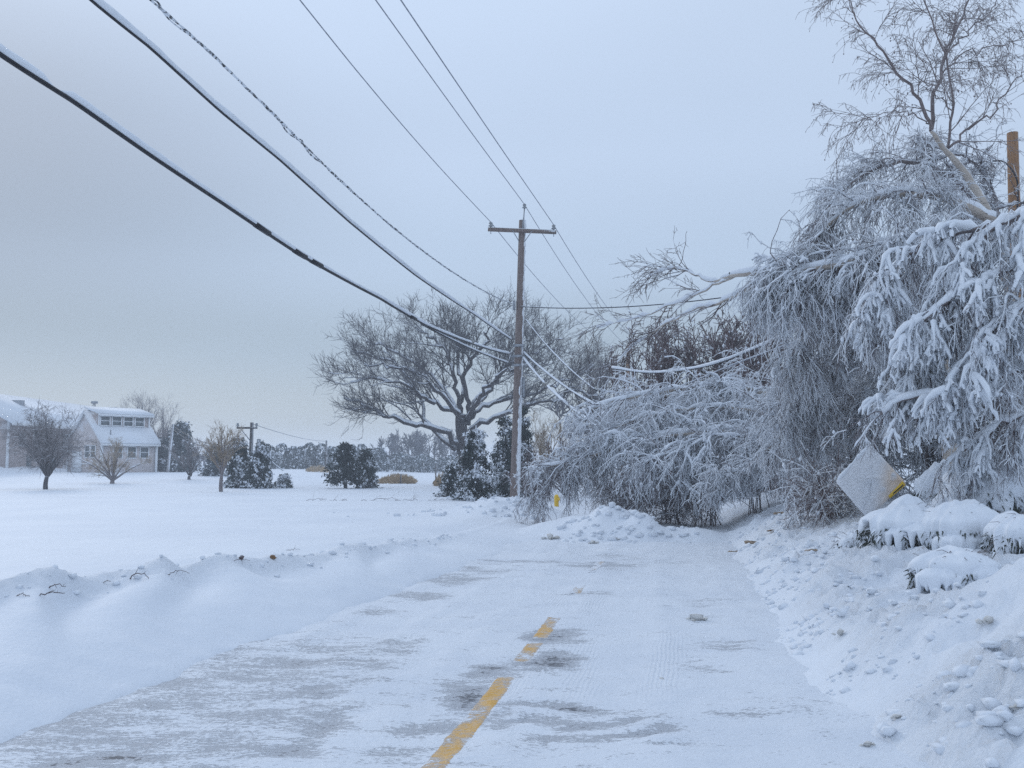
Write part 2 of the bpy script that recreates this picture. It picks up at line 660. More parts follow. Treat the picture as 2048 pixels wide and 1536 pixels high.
def spline(pts, M):
    """Catmull-Rom through pts, M samples"""
    p = np.asarray(pts, float)
    if len(p) == 2:
        return p[0] + (p[1] - p[0]) * np.linspace(0, 1, M)[:, None]
    q = np.vstack([2 * p[0] - p[1], p, 2 * p[-1] - p[-2]])
    u = np.linspace(0, len(p) - 1 - 1e-6, M)
    i = u.astype(int)
    f = (u - i)[:, None]
    a, b, c, d = q[i], q[i + 1], q[i + 2], q[i + 3]
    return .5 * (2 * b + (c - a) * f + (2 * a - 5 * b + 4 * c - d) * f ** 2 + (3 * b - a - 3 * c + d) * f ** 3)


def limb(pts, r0, r1, M=22, jit=0., px=True):
    w = [PX(*p) for p in pts] if px else pts
    P = spline(w, M)
    if jit:
        n = rng.normal(0, 1, (M, 3)) * jit
        n[0] = 0
        P = P + n
    R = np.linspace(r0, r1, M)
    return P, R


def grow(P, R, n, t=(.15, 1.), ang=(.5, 1.), L=(.5, 1.), M=5, grav=0., jit=.12, rr=.5, rmin=.004, rmax=.2, tip=.4,
         bias=None, tl=.4, floor=False, out_c=None, out_k=0.):
    """children of polylines P (N,K,3) with radii R (N,K): n each"""
    P, R = np.asarray(P, float), np.asarray(R, float)
    if P.ndim == 2:
        P, R = P[None], R[None]
    N, K, _ = P.shape
    idx = np.repeat(np.arange(N), n)
    m = len(idx)
    tt = rng.uniform(t[0], t[1], m)
    f = tt * (K - 1)
    i = np.minimum(f.astype(int), K - 2)
    fr = (f - i)[:, None]
    p = P[idx, i] * (1 - fr) + P[idx, i + 1] * fr
    rp = R[idx, i] * (1 - fr[:, 0]) + R[idx, i + 1] * fr[:, 0]
    T = unit(P[idx, i + 1] - P[idx, i])
    rn = rng.normal(0, 1, (m, 3))
    if bias is not None:
        rn = unit(rn) + np.asarray(bias, float)
    if out_c is not None:
        rn = unit(rn) + out_k * unit(p - np.asarray(out_c, float))
    perp = unit(rn - (rn * T).sum(1, keepdims=True) * T)
    a = rng.uniform(ang[0], ang[1], m)[:, None]
    d = T * np.cos(a) + perp * np.sin(a)
    ln = rng.uniform(L[0], L[1], m) * (1 - tl * tt)
    st = (ln / (M - 1))[:, None]
    Q = np.empty((m, M, 3))
    Q[:, 0] = p
    for k in range(1, M):
        d = d + np.array([0, 0, -grav / (M - 1)]) + rng.normal(0, jit, (m, 3))
        d = unit(d)
        p = p + d * st
        if floor:
            g = gz(p[:, 0], p[:, 1]) + .015
            p[:, 2] = np.maximum(p[:, 2], g)
        Q[:, k] = p
    r0 = np.clip(rp * rr, rmin, rmax)
    RQ = r0[:, None] * np.linspace(1, tip, M)[None]
    return Q, RQ


def snow_on(P, R, thick=.03, cover=.7, steep=.25, seed=0, lump=.5):
    """a ridge of snow lying along polylines: radius shrinks where a limb is steep and in random gaps"""
    P, R = np.asarray(P, float), np.asarray(R, float)
    if P.ndim == 2:
        P, R = P[None], R[None]
    r = np.random.default_rng(seed + 100)
    N, M, _ = P.shape
    T = np.empty_like(P)
    T[:, 1:-1] = P[:, 2:] - P[:, :-2]
    T[:, 0], T[:, -1] = P[:, 1] - P[:, 0], P[:, -1] - P[:, -2]
    T = unit(T)
    hz = np.sqrt(np.clip(1 - T[..., 2] ** 2, 0, 1))
    a = np.clip((hz - steep) / (1 - steep), 0, 1)
    no = r.uniform(1 - lump, 1 + lump, (N, M))
    gap = np.where(r.uniform(0, 1, (N, M)) < cover, 1., .15)
    S = (R * .65 + thick * no) * a * gap + 1e-4
    C = P + np.array([0, 0, 1.]) * (R * .55 + S * .45)[..., None]
    return C, S


def sub(P, R, mask):
    return P[mask], R[mask]


# ------------------------------------------------------------------ ground sheet


def axis(segs):
    out = [segs[0][0]]
    for a, b, d in segs:
        n = max(1, int(round((b - a) / d)))
        out.extend(list(np.linspace(a, b, n + 1)[1:]))
    return out


def geom(a, d, g, end):
    out = []
    while a < end:
        d *= g
        a += d
        out.append(a)
    return out


ys = axis([(-14, 0, .7), (0, 3.4, .12), (3.4, 9, .055), (9, 15, .078), (15, 30, .13), (30, 60, .5)])
ys = np.array(ys + geom(60, .4, 1.085, 900))
xm = axis([(-6.4, 6.6, .059)])
xr = geom(6.6, .05, 1.07, 900)
xl = [-v for v in geom(6.4, .05, 1.07, 900)][::-1]
xs = np.array(xl + xm + xr)
GX, GY = np.meshgrid(xs, ys)
GZ = gz(GX, GY)
# crumbly ploughed texture close by, on the banks only


def crumb_parts(x, y):
    t = (x - clx(y)) * .9845
    c1 = smooth(2.05, 2.9, t) * smooth(6.5, 4.2, t) * smooth(24, 14, y)
    pt = smooth(-.25, .25, pn(x * .8, y * .8, 88))
    c2 = np.exp(-((t - np.interp(y, YS, LC)) / .28) ** 2) * smooth(22, 14, y)
    z = c1 * (.35 + .65 * pt) * (0.085 * billow(x * 2.6, y * 2.6, 80, 3) + .050 * billow(x * 7, y * 7, 84, 2))
    z = z + c2 * (0.034 * billow(x * 3.5, y * 3.5, 86, 3) + .015 * billow(x * 10, y * 10, 87, 1))
    return c1, pt, c2, z


def gzc(x, y):
    return gz(x, y) + crumb_parts(np.asarray(x, float), np.asarray(y, float))[3]


_cr, _pt, _cr2, _cz = crumb_parts(GX, GY)
GZ += _cz
ny, nx = GX.shape
ii = (np.arange(ny - 1)[:, None] * nx + np.arange(nx - 1)[None]).ravel()
GF = np.stack([ii, ii + 1, ii + nx + 1, ii + nx], 1)
GV = np.stack([GX, GY, GZ], -1).reshape(-1, 3)
_rough = np.clip(_cr * (.3 + .7 * _pt) + .5 * _cr2, 0, 1)
link('snow_ground', mesh_from('snow_ground', GV, GF, M_GROUND, shade=True, attrs={'rough': _rough}), kind='structure',
     label='snow covered field and ploughed banks', category='ground')

# ------------------------------------------------------------------ road: asphalt under thin packed snow
# bare places: (px, py, half width across, half length along the view, strength), pixels of where they lie on the road
BARE = []


def bare_at(px, py, rx, ry, s):
    k = 1.6 / ((py - 925.0) / FPX)
    p = PX(px, py, 1.0) - EYE
    p = EYE + p * (-1.6 / p[2])
    BARE.append((p[0], p[1], rx, ry, s))


for b in [(480, 1310, .30, .22, .55), (330, 1370, .42, .45, .62), (600, 1330, .45, .40, .58), (540, 1400, .6, .5, .50),
          (720, 1325, .16, .12, .8), (660, 1375, .2, .3, .62), (400, 1440, .6, .45, .52), (200, 1470, .35, .4, .66),
          (260, 1515, .22, .14, .92), (620, 1460, .16, .5, .66), (590, 1510, .16, .2, .75), (150, 1530, .4, .2, .62),
          (930, 1400, .16, .55, .92), (985, 1350, .14, .25, .95), (860, 1450, .2, .3, .72), (820, 1510, .25, .2, .68),
          (990, 1440, .18, .2, .70), (1080, 1320, .20, .35, 1.0), (1040, 1350, .2, .12, .7), (1110, 1275, .20, .45, .9),
          (1130, 1420, .32, .10, .78), (1090, 1455, .26, .10, .78), (1200, 1445, .30, .12, .82), (1280, 1470, .28, .10, .76),
          (1160, 1485, .25, .08, .65), (1340, 1500, .25, .08, .66), (1000, 1525, .4, .06, .55), (1390, 1330, .22, .35, .48),
          (900, 1160, .38, .5, .78), (830, 1195, .35, .5, .70), (760, 1225, .25, .4, .60), (960, 1142, .5, .5, .66),
          (1050, 1125, .7, .4, .58), (1200, 1132, .45, .6, .72), (1235, 1115, .5, .5, .55), (1180, 1190, .3, .3, .55),
          (700, 1275, .3, .12, .50), (1330, 1125, .5, .3, .45), (1500, 1420, .3, .2, .45), (870, 1105, .6, .4, .45),
          (1410, 1205, .3, .5, .42), (1440, 1290, .2, .4, .46)]:
    bare_at(*b)


def bare(x, y):
    v = np.zeros_like(np.asarray(x, float))
    t = (x - clx(y)) * .9845
    x = x + .22 * fbm(x * 1.3, y * 1.3, 120, 3)
    y = y + .30 * fbm(x * 1.3, y * .9, 124, 3)
    v = v + .13 * smooth(19, 14, y)
    v = np.maximum(v, .47 * smooth(-.55, -1.1, t) * smooth(10.2, 7.6, y))       # wind-scoured left lane
    for cx, cy, rx, ry, s in BARE:
        v = np.maximum(v, s * (.86 if cy > 9.8 else .95) * np.exp(-(((x - cx) / (rx * 1.6)) ** 2 + ((y - cy) / (ry * 1.2)) ** 2)))
    return v


def road_z(x, y, b):
    t = (x - clx(y)) * .9845
    pack = .020 + .024 * fbm(x * 1.1, y * .6, 90, 3) + .020 * fbm(x * 4.5, y * 3, 93, 3)
    # wheel ruts
    for c, w, d in ((-1.75, .26, .020), (-.35, .26, .018), (.55, .28, .022), (1.55, .26, .020)):
        tw = t - c - .18 * np.sin(y * .22 + c)
        pack = pack - d * np.exp(-(tw / w) ** 2)
        pack = pack + .006 * np.exp(-((np.abs(tw) - w * 1.5) / .09) ** 2)
    return np.maximum(pack, 0) * (1 - smooth(.25, .7, b)) + .001


def track(x, y):
    t = (x - clx(y)) * .9845
    v = 0
    for c, w in ((-1.3, .10), (-.25, .11), (.62, .10), (1.45, .11)):
        tw = t - c - .35 * np.sin(y * .30 + c * 2)
        v = np.maximum(v, smooth(w * 1.4, w, np.abs(tw)))
    return v * smooth(-.1, .25, pn(x * .5, y * .35, 99))


def mat_road(name, asphalt, line=False):
    t = NT(name)
    br = t.attr('bare')
    n1 = t.noise(1., 6, .72, (4.0, 10, 1), True)
    n2 = t.noise(1., 4, .7, (24, 44, 1), True)
    n3 = t.noise(1., 4, .6, (1.3, 3.2, 1), True)
    k = .75 if line else 1.
    v = t.math('ADD', br, t.math('MULTIPLY', t.math('SUBTRACT', n1, .5), 1.25 * k))
    v = t.math('ADD', v, t.math('MULTIPLY', t.math('SUBTRACT', n2, .5), 1.7))
    v = t.math('ADD', v, t.math('MULTIPLY', t.math('SUBTRACT', n3, .5), 1.1 * k))
    full = t.rng_(v, .74, 1.02)                 # swept clean
    thin = t.rng_(v, .36, .78)                 # film of ice and powder
    snow = t.mix(t.rng_(t.noise(.5, 4, .6, (1, 2, 1), True), .35, .7), SNOW, SNOW2)
    grit = t.mix(t.rng_(t.noise(220., 2, .6, None, True), .4, .7), asphalt, tuple(min(1, c * 1.9) for c in asphalt))
    film = t.mix(.70, t.mix(.5, grit, (.16, .13, .12)), SNOW2) if not line else t.mix(.25, grit, SNOW2)
    col = t.mix(thin, snow, film)
    col = t.mix(t.math('MULTIPLY', full, .85 if not line else .9), col, grit)
    t.color(col)
    # tread marks pressed into the packed snow, running with the road
    wv = t.n.new('ShaderNodeTexWave')
    wv.wave_type = 'BANDS'
    wv.bands_direction = 'X'
    wv.inputs['Scale'].default_value = 9.0
    wv.inputs['Distortion'].default_value = 4.0
    wv.inputs['Detail'].default_value = 2.0
    wv.inputs['Detail Scale'].default_value = .25
    mp = t.n.new('ShaderNodeMapping')
    mp.inputs['Rotation'].default_value = (0, 0, math.radians(10.1))
    t.l.new(t.geo().outputs['Position'], mp.inputs[0])
    t.l.new(mp.outputs[0], wv.inputs['Vector'])
    tr = t.math('MULTIPLY', wv.outputs['Fac'], t.attr('track'))
    h = t.math('ADD', t.math('MULTIPLY', n2, .7), t.math('MULTIPLY', tr, .25))
    h = t.math('ADD', h, t.noise(1., 4, .6, (14, 22, 1), True))
    h = t.math('SUBTRACT', h, t.math('MULTIPLY', thin, .8))
    t.bump(h, .75, .022)
    return t.done(.6)


M_ROAD = mat_road('asphalt_under_snow', (.052, .052, .060))
M_LINE = mat_road('yellow_line_under_snow', (.56, .30, .05), True)

ry_ = np.array(axis([(-14, 3.5, .5), (3.5, 9, .045), (9, 22, .09), (22, 70, .8)]))
rt_ = np.array(axis([(-3.4, 3.2, .06)]))
RT, RY = np.meshgrid(rt_, ry_)
RX = clx(RY) + RT / .9845
RB = bare(RX, RY)
RZ = road_z(RX, RY, RB)
ny, nx = RX.shape
ii = (np.arange(ny - 1)[:, None] * nx + np.arange(nx - 1)[None]).ravel()
RF = np.stack([ii, ii + 1, ii + nx + 1, ii + nx], 1)
road = link('road', mesh_from('road', np.stack([RX, RY, RZ], -1).reshape(-1, 3), RF, M_ROAD, shade=True, attrs={'bare': RB, 'track': track(RX, RY)}),
            kind='structure', label='road with patchy packed snow', category='road')
# the painted centre line follows the same relief 4 mm above it
for y_a, y_b, s_a, s_b in ((3.0, 7.25, .86, .66), (7.7, 8.62, .74, .70), (8.72, 9.9, .72, .58), (11.6, 12.5, .42, .36), (13.6, 15.4, .34, .40)):
    ly = np.linspace(y_a, y_b, int((y_b - y_a) / .035))
    lt = np.linspace(-.082, .082, 9)
    LT, LY = np.meshgrid(lt, ly)
    wob = .010 * pn(LY * 9, LT * 0, 140)
    LX = clx(LY) + (LT + wob * np.sign(LT)) / .9845
    LB = bare(LX, LY)
    LZ = road_z(LX, LY, LB) + .004 - .010 * np.maximum(smooth(.070, .082, np.abs(LT)), np.maximum(smooth(y_b - .10, y_b, LY), smooth(y_a + .10, y_a, LY) * (y_a > 4)))
    show = np.interp(LY, [y_a, y_a + .12, y_b - .15, y_b], [s_a - (.5 if y_a > 4 else 0), s_a, s_b, -.2])
    show = show + .55 * fbm(LX * 5, LY * 2.6, 97, 3) - .30 * smooth(.055, .082, np.abs(LT))
    ny, nx = LX.shape
    ii = (np.arange(ny - 1)[:, None] * nx + np.arange(nx - 1)[None]).ravel()
    LFc = np.stack([ii, ii + 1, ii + nx + 1, ii + nx], 1)
    # the paint ends where snow covers it
    ok = (show.ravel()[LFc].mean(1) > .18)
    link('road_line', mesh_from('road_line', np.stack([LX, LY, LZ], -1).reshape(-1, 3), LFc[ok], M_LINE, shade=True,
                                attrs={'bare': np.maximum(show, 0)}), road)

# ------------------------------------------------------------------ utility poles


def ring_insulator(c, s=1.):
    g = Geo()
    z = np.array([0, .03, .035, .06, .075, .11, .12, .15, .17]) * s
    r = np.array([.022, .025, .07, .075, .04, .045, .062, .05, .018]) * s
    P = np.stack([np.full(9, c[0]), np.full(9, c[1]), c[2] + z], 1)
    return g.tube(P, r, 10, True)


MP = np.array([PX(1029, 1010, 34.)[0], 34., 0.0])
MP[2] = gz(MP[0], MP[1]) - .3
LEAN = np.array([.0275, 0.0, 1.])              # it leans a little to the right


def on_pole(z):
    return MP + LEAN * (z - MP[2])


POLE_TOP = PX(1044, 441, 34.)[2]
pole = thing('utility_pole', 'tall weathered wooden utility pole with crossarm beside the road bend', 'utility pole', MP, 'wooden utility poles')
zz = np.linspace(MP[2], POLE_TOP, 26)
Geo().tube(np.array([on_pole(z) for z in zz]), np.linspace(.185, .125, 26), 14, True).obj('post', M_POLE, pole, True)
CA = PX(1046, 464, 34.)[2]
ca_c = on_pole(CA) + np.array([0, -.17, 0])
ax = unit(np.array([1.0, -.05, -.055]))
bx = unit(np.cross([0, 0, 1.], ax))
AX = np.stack([ax, bx, np.cross(ax, bx)])
Geo().box(ca_c, (2.50, .10, .125), AX).obj('crossarm', M_POLE, pole)
for s_ in (-1, 1):
    a = ca_c + ax * .36 * s_ + np.array([0, -.065, 0])
    b = on_pole(CA - .38) + np.array([s_ * .10, -.10, 0])
    Geo().tube(np.array([a, b]), .016, 6, True).obj('brace', M_METAL, pole)
INS = []
for s_ in (-1, 1):
    p = ca_c + ax * 1.15 * s_ + np.array([0, 0, .075])
    ins = ring_insulator(p, 1.25).obj('insulator', M_PORC, pole, True)
    Geo().tube(np.array([p + [0, 0, -.24], p + [0, 0, .03]]), .014, 6, True).obj('pin', M_METAL, ins)
    INS.append(p + np.array([0, 0, .20]))
rp = PX(1048, 428, 34.)
rt2 = PX(1049, 416, 34.)
Geo().tube(np.array([on_pole(CA - .05) + [.02, -.16, 0], on_pole(POLE_TOP) + [.04, -.15, .02], rt2]), np.array([.03, .03, .02]), 8, True).obj('ridge_pin', M_METAL, pole)
ring_insulator(rt2 - np.array([0, 0, .04]), 1.2).obj('insulator', M_PORC, pole, True)
INS.insert(1, rt2 + np.array([0, 0, .13]))
for (px_, py_), (sx, sy, sz) in (((1028, 612), (.10, .16, .34)), ((1038, 692), (.42, .10, .10)), ((1037, 713), (.5, .09, .09)), ((1033, 731), (.34, .10, .09))):
    q = PX(px_, py_, 34.) + np.array([0, -.14, 0])
    Geo().box(q, (sx, sy, sz)).obj('bracket', M_METAL, pole)
q = PX(1047, 775, 34.)
Geo().tube(np.array([q + [0, -.05, -.35], q + [0, -.05, .36]]), .055, 8, True).obj('conduit_box', M_METAL, pole, True)
# snow blown onto the windward side
pz = np.linspace(MP[2] + .4, PX(1040, 690, 34.)[2], 40)
pl = np.array([on_pole(z) for z in pz]) + np.array([.055, -.13, 0])
Geo().tube(pl, .028 * (1 + .95 * rng.uniform(-1, 1, 40)) * smooth(0, .5, np.linspace(1, .05, 40)), 7, True).obj('blown_snow', M_SNOW, pole, True, kind='stuff')
pz = np.linspace(CA - 3.6, POLE_TOP, 40)
pl = np.array([on_pole(z) for z in pz]) + np.array([.105, -.03, 0])
Geo().tube(pl, .042 * (1 + .5 * rng.uniform(-1, 1, 40)), 7, True).obj('blown_snow', M_SNOW, pole, True, kind='stuff')
Geo().box(ca_c + ax * .0 + np.array([0, -.0, .072]), (2.3, .06, .02), AX).obj('arm_snow', M_SNOW, pole, kind='stuff')

# the next pole along, half hidden behind the thicket
NPB = np.array([PX(1243, 800, 66.)[0], 66., 0.])
NPB[2] = gz(NPB[0], 66.) - .2
npole = thing('utility_pole', 'bare tan utility pole leaning behind the brown thicket', 'utility pole', NPB, 'wooden utility poles')
np_top = PX(1258, 690, 66.)
Geo().tube(spline([NPB, (NPB + np_top) / 2, np_top], 12), np.linspace(.20, .15, 12), 10, True).obj('post', M_POLE2, npole, True)
# the pole standing in the birches at the right
RP = np.array([PX(2026, 600, 22.)[0], 22., 0.])
RP[2] = gz(RP[0], 22.) - .2
rpole = thing('utility_pole', 'orange brown utility pole rising behind the birches at the right edge', 'utility pole', RP, 'wooden utility poles')
rp_top = PX(2025, 266, 22.)
Geo().tube(spline([RP, (RP + rp_top) / 2, rp_top], 16), np.linspace(.165, .125, 16), 12, True).obj('post', M_POLE2, rpole, True)
gy_ = spline([PX(2035, 420, 21.7), PX(2034, 360, 21.7), PX(2010, 325, 21.5), PX(1985, 322, 21.5)], 14)
Geo().tube(gy_, .02, 6, True).obj('dropped_cable', M_CABLE, rpole, True)

# ------------------------------------------------------------------ overhead lines


def line_pts(pix, off, yend=-13., pole_p=None, n=130):
    """points of a span in the vertical plane that runs from the pole parallel to the road, sag fitted to the picture"""
    a = MP[0] + off - SL * 34.
    yy, zz_ = [], []
    for px_, py_ in pix:
        d = PX(px_, py_, 1.0) - EYE
        k = a / (d[0] - SL * d[1])
        yy.append(k * d[1])
        zz_.append(EYE[2] + k * d[2])
    yy, zz_ = np.array(yy), np.array(zz_)
    c = np.polyfit(yy, zz_, 2)
    # more points where the line comes near the camera
    Y = np.concatenate([np.linspace(yend, 4, 12)[:-1], np.linspace(4, 34, n)])
    Z = np.polyval(c, Y)
    dz = np.interp(Y, np.sort(yy), (zz_ - np.polyval(c, yy))[np.argsort(yy)])
    Z = Z + dz * smooth(yy.min() - 2, yy.min() + 1, Y)
    X = a + SL * Y
    P = np.stack([X, Y, Z], 1)
    if pole_p is not None:
        P = P + (np.asarray(pole_p) - P[-1]) * (smooth(20, 34, Y) ** 2)[:, None]
    return P


def wire(name, label, P, r, mat, snow=0., cover=.95, k=6, lift=1., seed=1):
    g = thing(name, label, 'cable' if 'cable' in name else 'power line', P[len(P) // 2], 'overhead lines')
    Geo().tube(P, r, k, True).obj('conductor', mat, g, True)
    if snow:
        rr_ = np.random.default_rng(seed)
        n = len(P)
        th = snow * (1 + .22 * np.interp(np.arange(n), np.arange(0, n + 6, 6), rr_.uniform(-1, 1, len(np.arange(0, n + 6, 6))))) + snow * .08 * rr_.uniform(-1, 1, n)
        gap = np.ones(n)
        i = 0
        while i < n:
            i += int(rr_.integers(8, 22))
            if rr_.uniform() > cover:
                gap[i:i + int(rr_.integers(1, 4))] = .03
        S = th * gap
        C = P + np.array([0, 0, 1.]) * (r * .35 + S * .92 * lift)[:, None]
        Geo().tube(C, S, 8, True).obj('snow', M_SNOW, g, True, kind='stuff')
    return g


wire('power_line', 'leftmost thin wire running to the left end of the crossarm',
     line_pts([(604, 5), (700, 125), (830, 280), (978, 445)], -1.2, pole_p=INS[0]), .013, M_WIRE)
wire('power_line', 'middle thin wire running to the tip of the wooden pole',
     line_pts([(755, 5), (870, 165), (1046, 408)], .1, pole_p=INS[1]), .013, M_WIRE)
wire('power_line', 'rightmost thin wire running to the right end of the crossarm',
     line_pts([(805, 5), (930, 190), (1110, 455)], 1.25, pole_p=INS[2]), .013, M_WIRE)
Pc = line_pts([(180, 0), (300, 95), (440, 222), (560, 320), (700, 445), (830, 550), (950, 630), (1040, 690)], -.12)
wire('communication_cable', 'thick snow topped cable, second from the bottom, meeting the pole', Pc, .018, M_CABLE, .042, .80, seed=4)
Pd = line_pts([(0, 110), (150, 205), (300, 310), (450, 410), (600, 510), (760, 597), (850, 650), (940, 686), (1042, 712)], -.2)
wire('communication_cable', 'lowest black cable with a thick ridge of snow, crossing from the left edge', Pd, .026, M_CABLE, .039, .72, seed=9)
# splice closures strapped to the lowest cable
for (px_, px2) in ((512, 538), (588, 607), (617, 645), (818, 830)):
    a = MP[0] - .2 - SL * 34.
    i0 = [int(np.argmin(np.abs((Pd[:, 0] / np.maximum(Pd[:, 1], .1)) * FPX * .985 + 1024 - p))) for p in (px_, px2)]
    seg = Pd[min(i0):max(i0) + 1] if abs(i0[0] - i0[1]) >= 1 else Pd[i0[0]:i0[0] + 2]
    cl_ = Geo().tube(seg + np.array([0, 0, .018]), .046, 10, True).obj('splice_closure', M_CABLE, None, True)
    cl_['label'] = {512: 'black splice box furthest up on the lowest cable', 588: 'short black splice box, second along the lowest cable',
                    617: 'long black splice box, third along the lowest cable', 818: 'small black splice box where the lowest cable divides'}[px_]
    cl_['category'] = 'splice box'
    cl_['group'] = 'splice boxes on the lowest cable'
Pe = line_pts([(828, 640), (880, 668), (940, 697), (990, 717), (1030, 731)], -.25, yend=20.)
Pe = Pe[Pe[:, 1] > 22.5]
wire('communication_cable', 'short lower branch of snowy cable joining the pole below the others', Pe, .022, M_CABLE, .034, .85, seed=12)
# twisted triplex
Pt = line_pts([(300, 0), (420, 105), (540, 222), (660, 342), (770, 442), (870, 520), (950, 572), (1026, 608)], -.1, n=420)
tw = thing('twisted_service_cable', 'thin twisted frosted cable above the two thick snowy cables', 'cable', Pt[200], 'overhead lines')
dl = np.concatenate([[0], np.cumsum(np.linalg.norm(np.diff(Pt, axis=0), axis=1))])
for k_ in range(3):
    ph = dl * 2 * math.pi / 1.1 + k_ * 2.094 + 1.5 * pn(dl * .8, dl * 0, 5)
    am = .011 + .008 * pn(dl * .5, dl * 0 + k_, 8) + (.0 if k_ else .035) * np.exp(-((dl - dl[np.argmin(np.abs(Pt[:, 1] - 14.8))]) / .7) ** 2) \
        + (.0 if k_ else .035) * np.exp(-((dl - dl[np.argmin(np.abs(Pt[:, 1] - 10.6))]) / .5) ** 2)
    Q = Pt + np.stack([np.cos(ph) * am, 0 * ph, np.sin(ph) * am - (am - .02) * .7], 1)
    Geo().tube(Q, .0115 + .006 * np.clip(pn(dl * 2.2, dl * 0 + 3 * k_, 15) * 2, -.3, 1), 5, True).obj('strand', M_TWIST, tw, True)


def sag(a, b, s, n=40):
    u = np.linspace(0, 1, n)[:, None]
    return a + (b - a) * u - np.array([0, 0, 1.]) * s * 4 * u * (1 - u)


for i_, (lab, dx) in enumerate((('far span of thin wire leaving the left end of the crossarm', -1.1), ('far span of thin wire leaving the pole tip', 0.), ('far span of thin wire leaving the right end of the crossarm', 1.1))):
    wire('power_line', lab, sag(INS[i_], np_top + np.array([dx, -.2, -.25]), .55), .013, M_WIRE)
wire('service_wire', 'thin dark wire leading right from the pole into the birch twigs', sag(PX(1040, 613, 33.9), np.array([RP[0], 22., PX(2026, 470, 22.)[2]]), .62), .017, M_CABLE, .010, .5, seed=31)
dip = PX(1205, 852, 27.)
for lab, a_, b_, rr_, se in (('snowy cable slanting down from the pole, lowest of three', (1046, 716), (1178, 842, 27.), .036, 41),
                             ('snowy cable slanting down from the pole, middle of three', (1048, 706), (1215, 822, 28.), .030, 42),
                             ('loose snowy wire slanting down from the pole, uppermost of three', (1052, 640), (1190, 780, 29.), .020, 43)):
    p0, p1 = PX(*a_, 33.9), PX(*b_)
    p2 = np_top + np.array([0, 0, -2.5])
    wire('fallen_cable', lab, np.vstack([sag(p0, p1, .18, 40), sag(p1, p2, .3, 30)[1:]]), .018, M_CABLE, rr_, .7, seed=se)
wire('snowy_cable', 'drooping cable thick with snow in front of the brown thicket', spline([PX(1225, 737, 33.), PX(1300, 746, 31.), PX(1380, 739, 29.), PX(1455, 720, 27.), PX(1600, 660, 25.), PX(1760, 600, 24), np.array([RP[0], 22., PX(2026, 520, 22.)[2]])], 90), .018, M_CABLE, .045, .95, seed=51)
wire('snowy_cable', 'thin frosted wire slanting below the drooping snowy cable', spline([PX(1345, 778, 30.), PX(1400, 757, 29.), PX(1465, 730, 27.), PX(1600, 680, 26)], 40), .014, M_WIRE, .014, .7, seed=52)

# ------------------------------------------------------------------ trees


class Tree:
    """collects bark, twig and snow geometry for one tree and links it under one Empty"""

    def __init__(s, name, label, base, category='tree', group=None):
        s.o = thing(name, label, category, base, group)
        s.base = np.asarray(base, float)
        s.g = {}

    def part(s, key, mat):
        if key not in s.g:
            s.g[key] = (Geo(), mat)
        return s.g[key][0]

    def trunk(s, P, R, mat, name='trunk', k=10):
        return Geo().tube(P, R, k, True).obj(name, mat, s.o, True)

    def finish(s, shade=()):
        for key, (g, mat) in s.g.items():
            g.obj(key, mat, s.o, key in shade or key == 'snow', kind='stuff')


def base_at(px, Y, dz=-.1):
    x = (px - 1024.) / FPX * (Y * .9985)
    return np.array([x, Y, float(gz(x, Y)) + dz])


# ---- the great oak beyond the bend
OB = base_at(928, 60.)
oak = Tree('oak_tree', 'great spreading bare oak with snow lined limbs behind the pole', OB)
Yo = 60.
tP, tR = limb([(930, 985, Yo), (931, 930, Yo), (928, 890, Yo), (922, 850, Yo), (921, 828, Yo)], .52, .32)
oak.trunk(tP, tR, M_OAK, k=14)
OL = [  # limbs traced by eye: points, start radius
    ([(926, 900, 60), (895, 868, 59), (850, 850, 58), (815, 846, 57.5), (780, 832, 57), (742, 812, 57), (705, 795, 56.5)], .30),
    ([(926, 905, 60), (888, 880, 60), (862, 850, 61), (848, 805, 62), (832, 765, 62), (800, 728, 63), (755, 705, 63), (715, 700, 63)], .26),
    ([(920, 835, 60), (900, 818, 59.5), (872, 806, 59), (845, 790, 58), (808, 770, 57), (760, 760, 56.5), (715, 765, 56)], .24),
    ([(921, 830, 60), (912, 780, 60), (905, 735, 60), (888, 690, 60.5), (862, 660, 61), (835, 640, 61)], .27),
    ([(921, 830, 60), (925, 775, 61), (915, 730, 62), (918, 685, 62), (905, 650, 62.5), (893, 622, 63)], .25),
    ([(932, 838, 60), (938, 800, 59.5), (930, 750, 59), (945, 710, 58.5), (970, 680, 58), (968, 645, 58), (980, 615, 58)], .28),
    ([(934, 835, 60), (950, 800, 60), (985, 770, 60), (1005, 735, 60), (1045, 715, 60.5), (1075, 685, 61), (1110, 660, 61)], .28),
    ([(936, 850, 60), (948, 822, 60), (985, 803, 60.5), (1030, 795, 61), (1075, 775, 61), (1125, 765, 61.5), (1175, 735, 62)], .26),
    ([(938, 862, 60), (975, 838, 59), (1020, 820, 58.5), (1065, 806, 58), (1105, 798, 58), (1135, 785, 58), (1175, 790, 58)], .25),
    ([(926, 845, 60), (905, 800, 62), (870, 760, 64), (830, 720, 65), (780, 690, 66), (745, 670, 66)], .24),
    ([(930, 840, 60), (975, 780, 63), (1010, 720, 65), (1030, 670, 66), (1035, 630, 66)], .22),
    ([(928, 845, 60), (895, 800, 56), (850, 760, 54), (800, 735, 53), (740, 730, 53)], .22),
    ([(932, 842, 60), (960, 790, 56), (990, 750, 54.5), (1030, 735, 54), (1060, 730, 53.5)], .2),
]
LP, LR = [], []
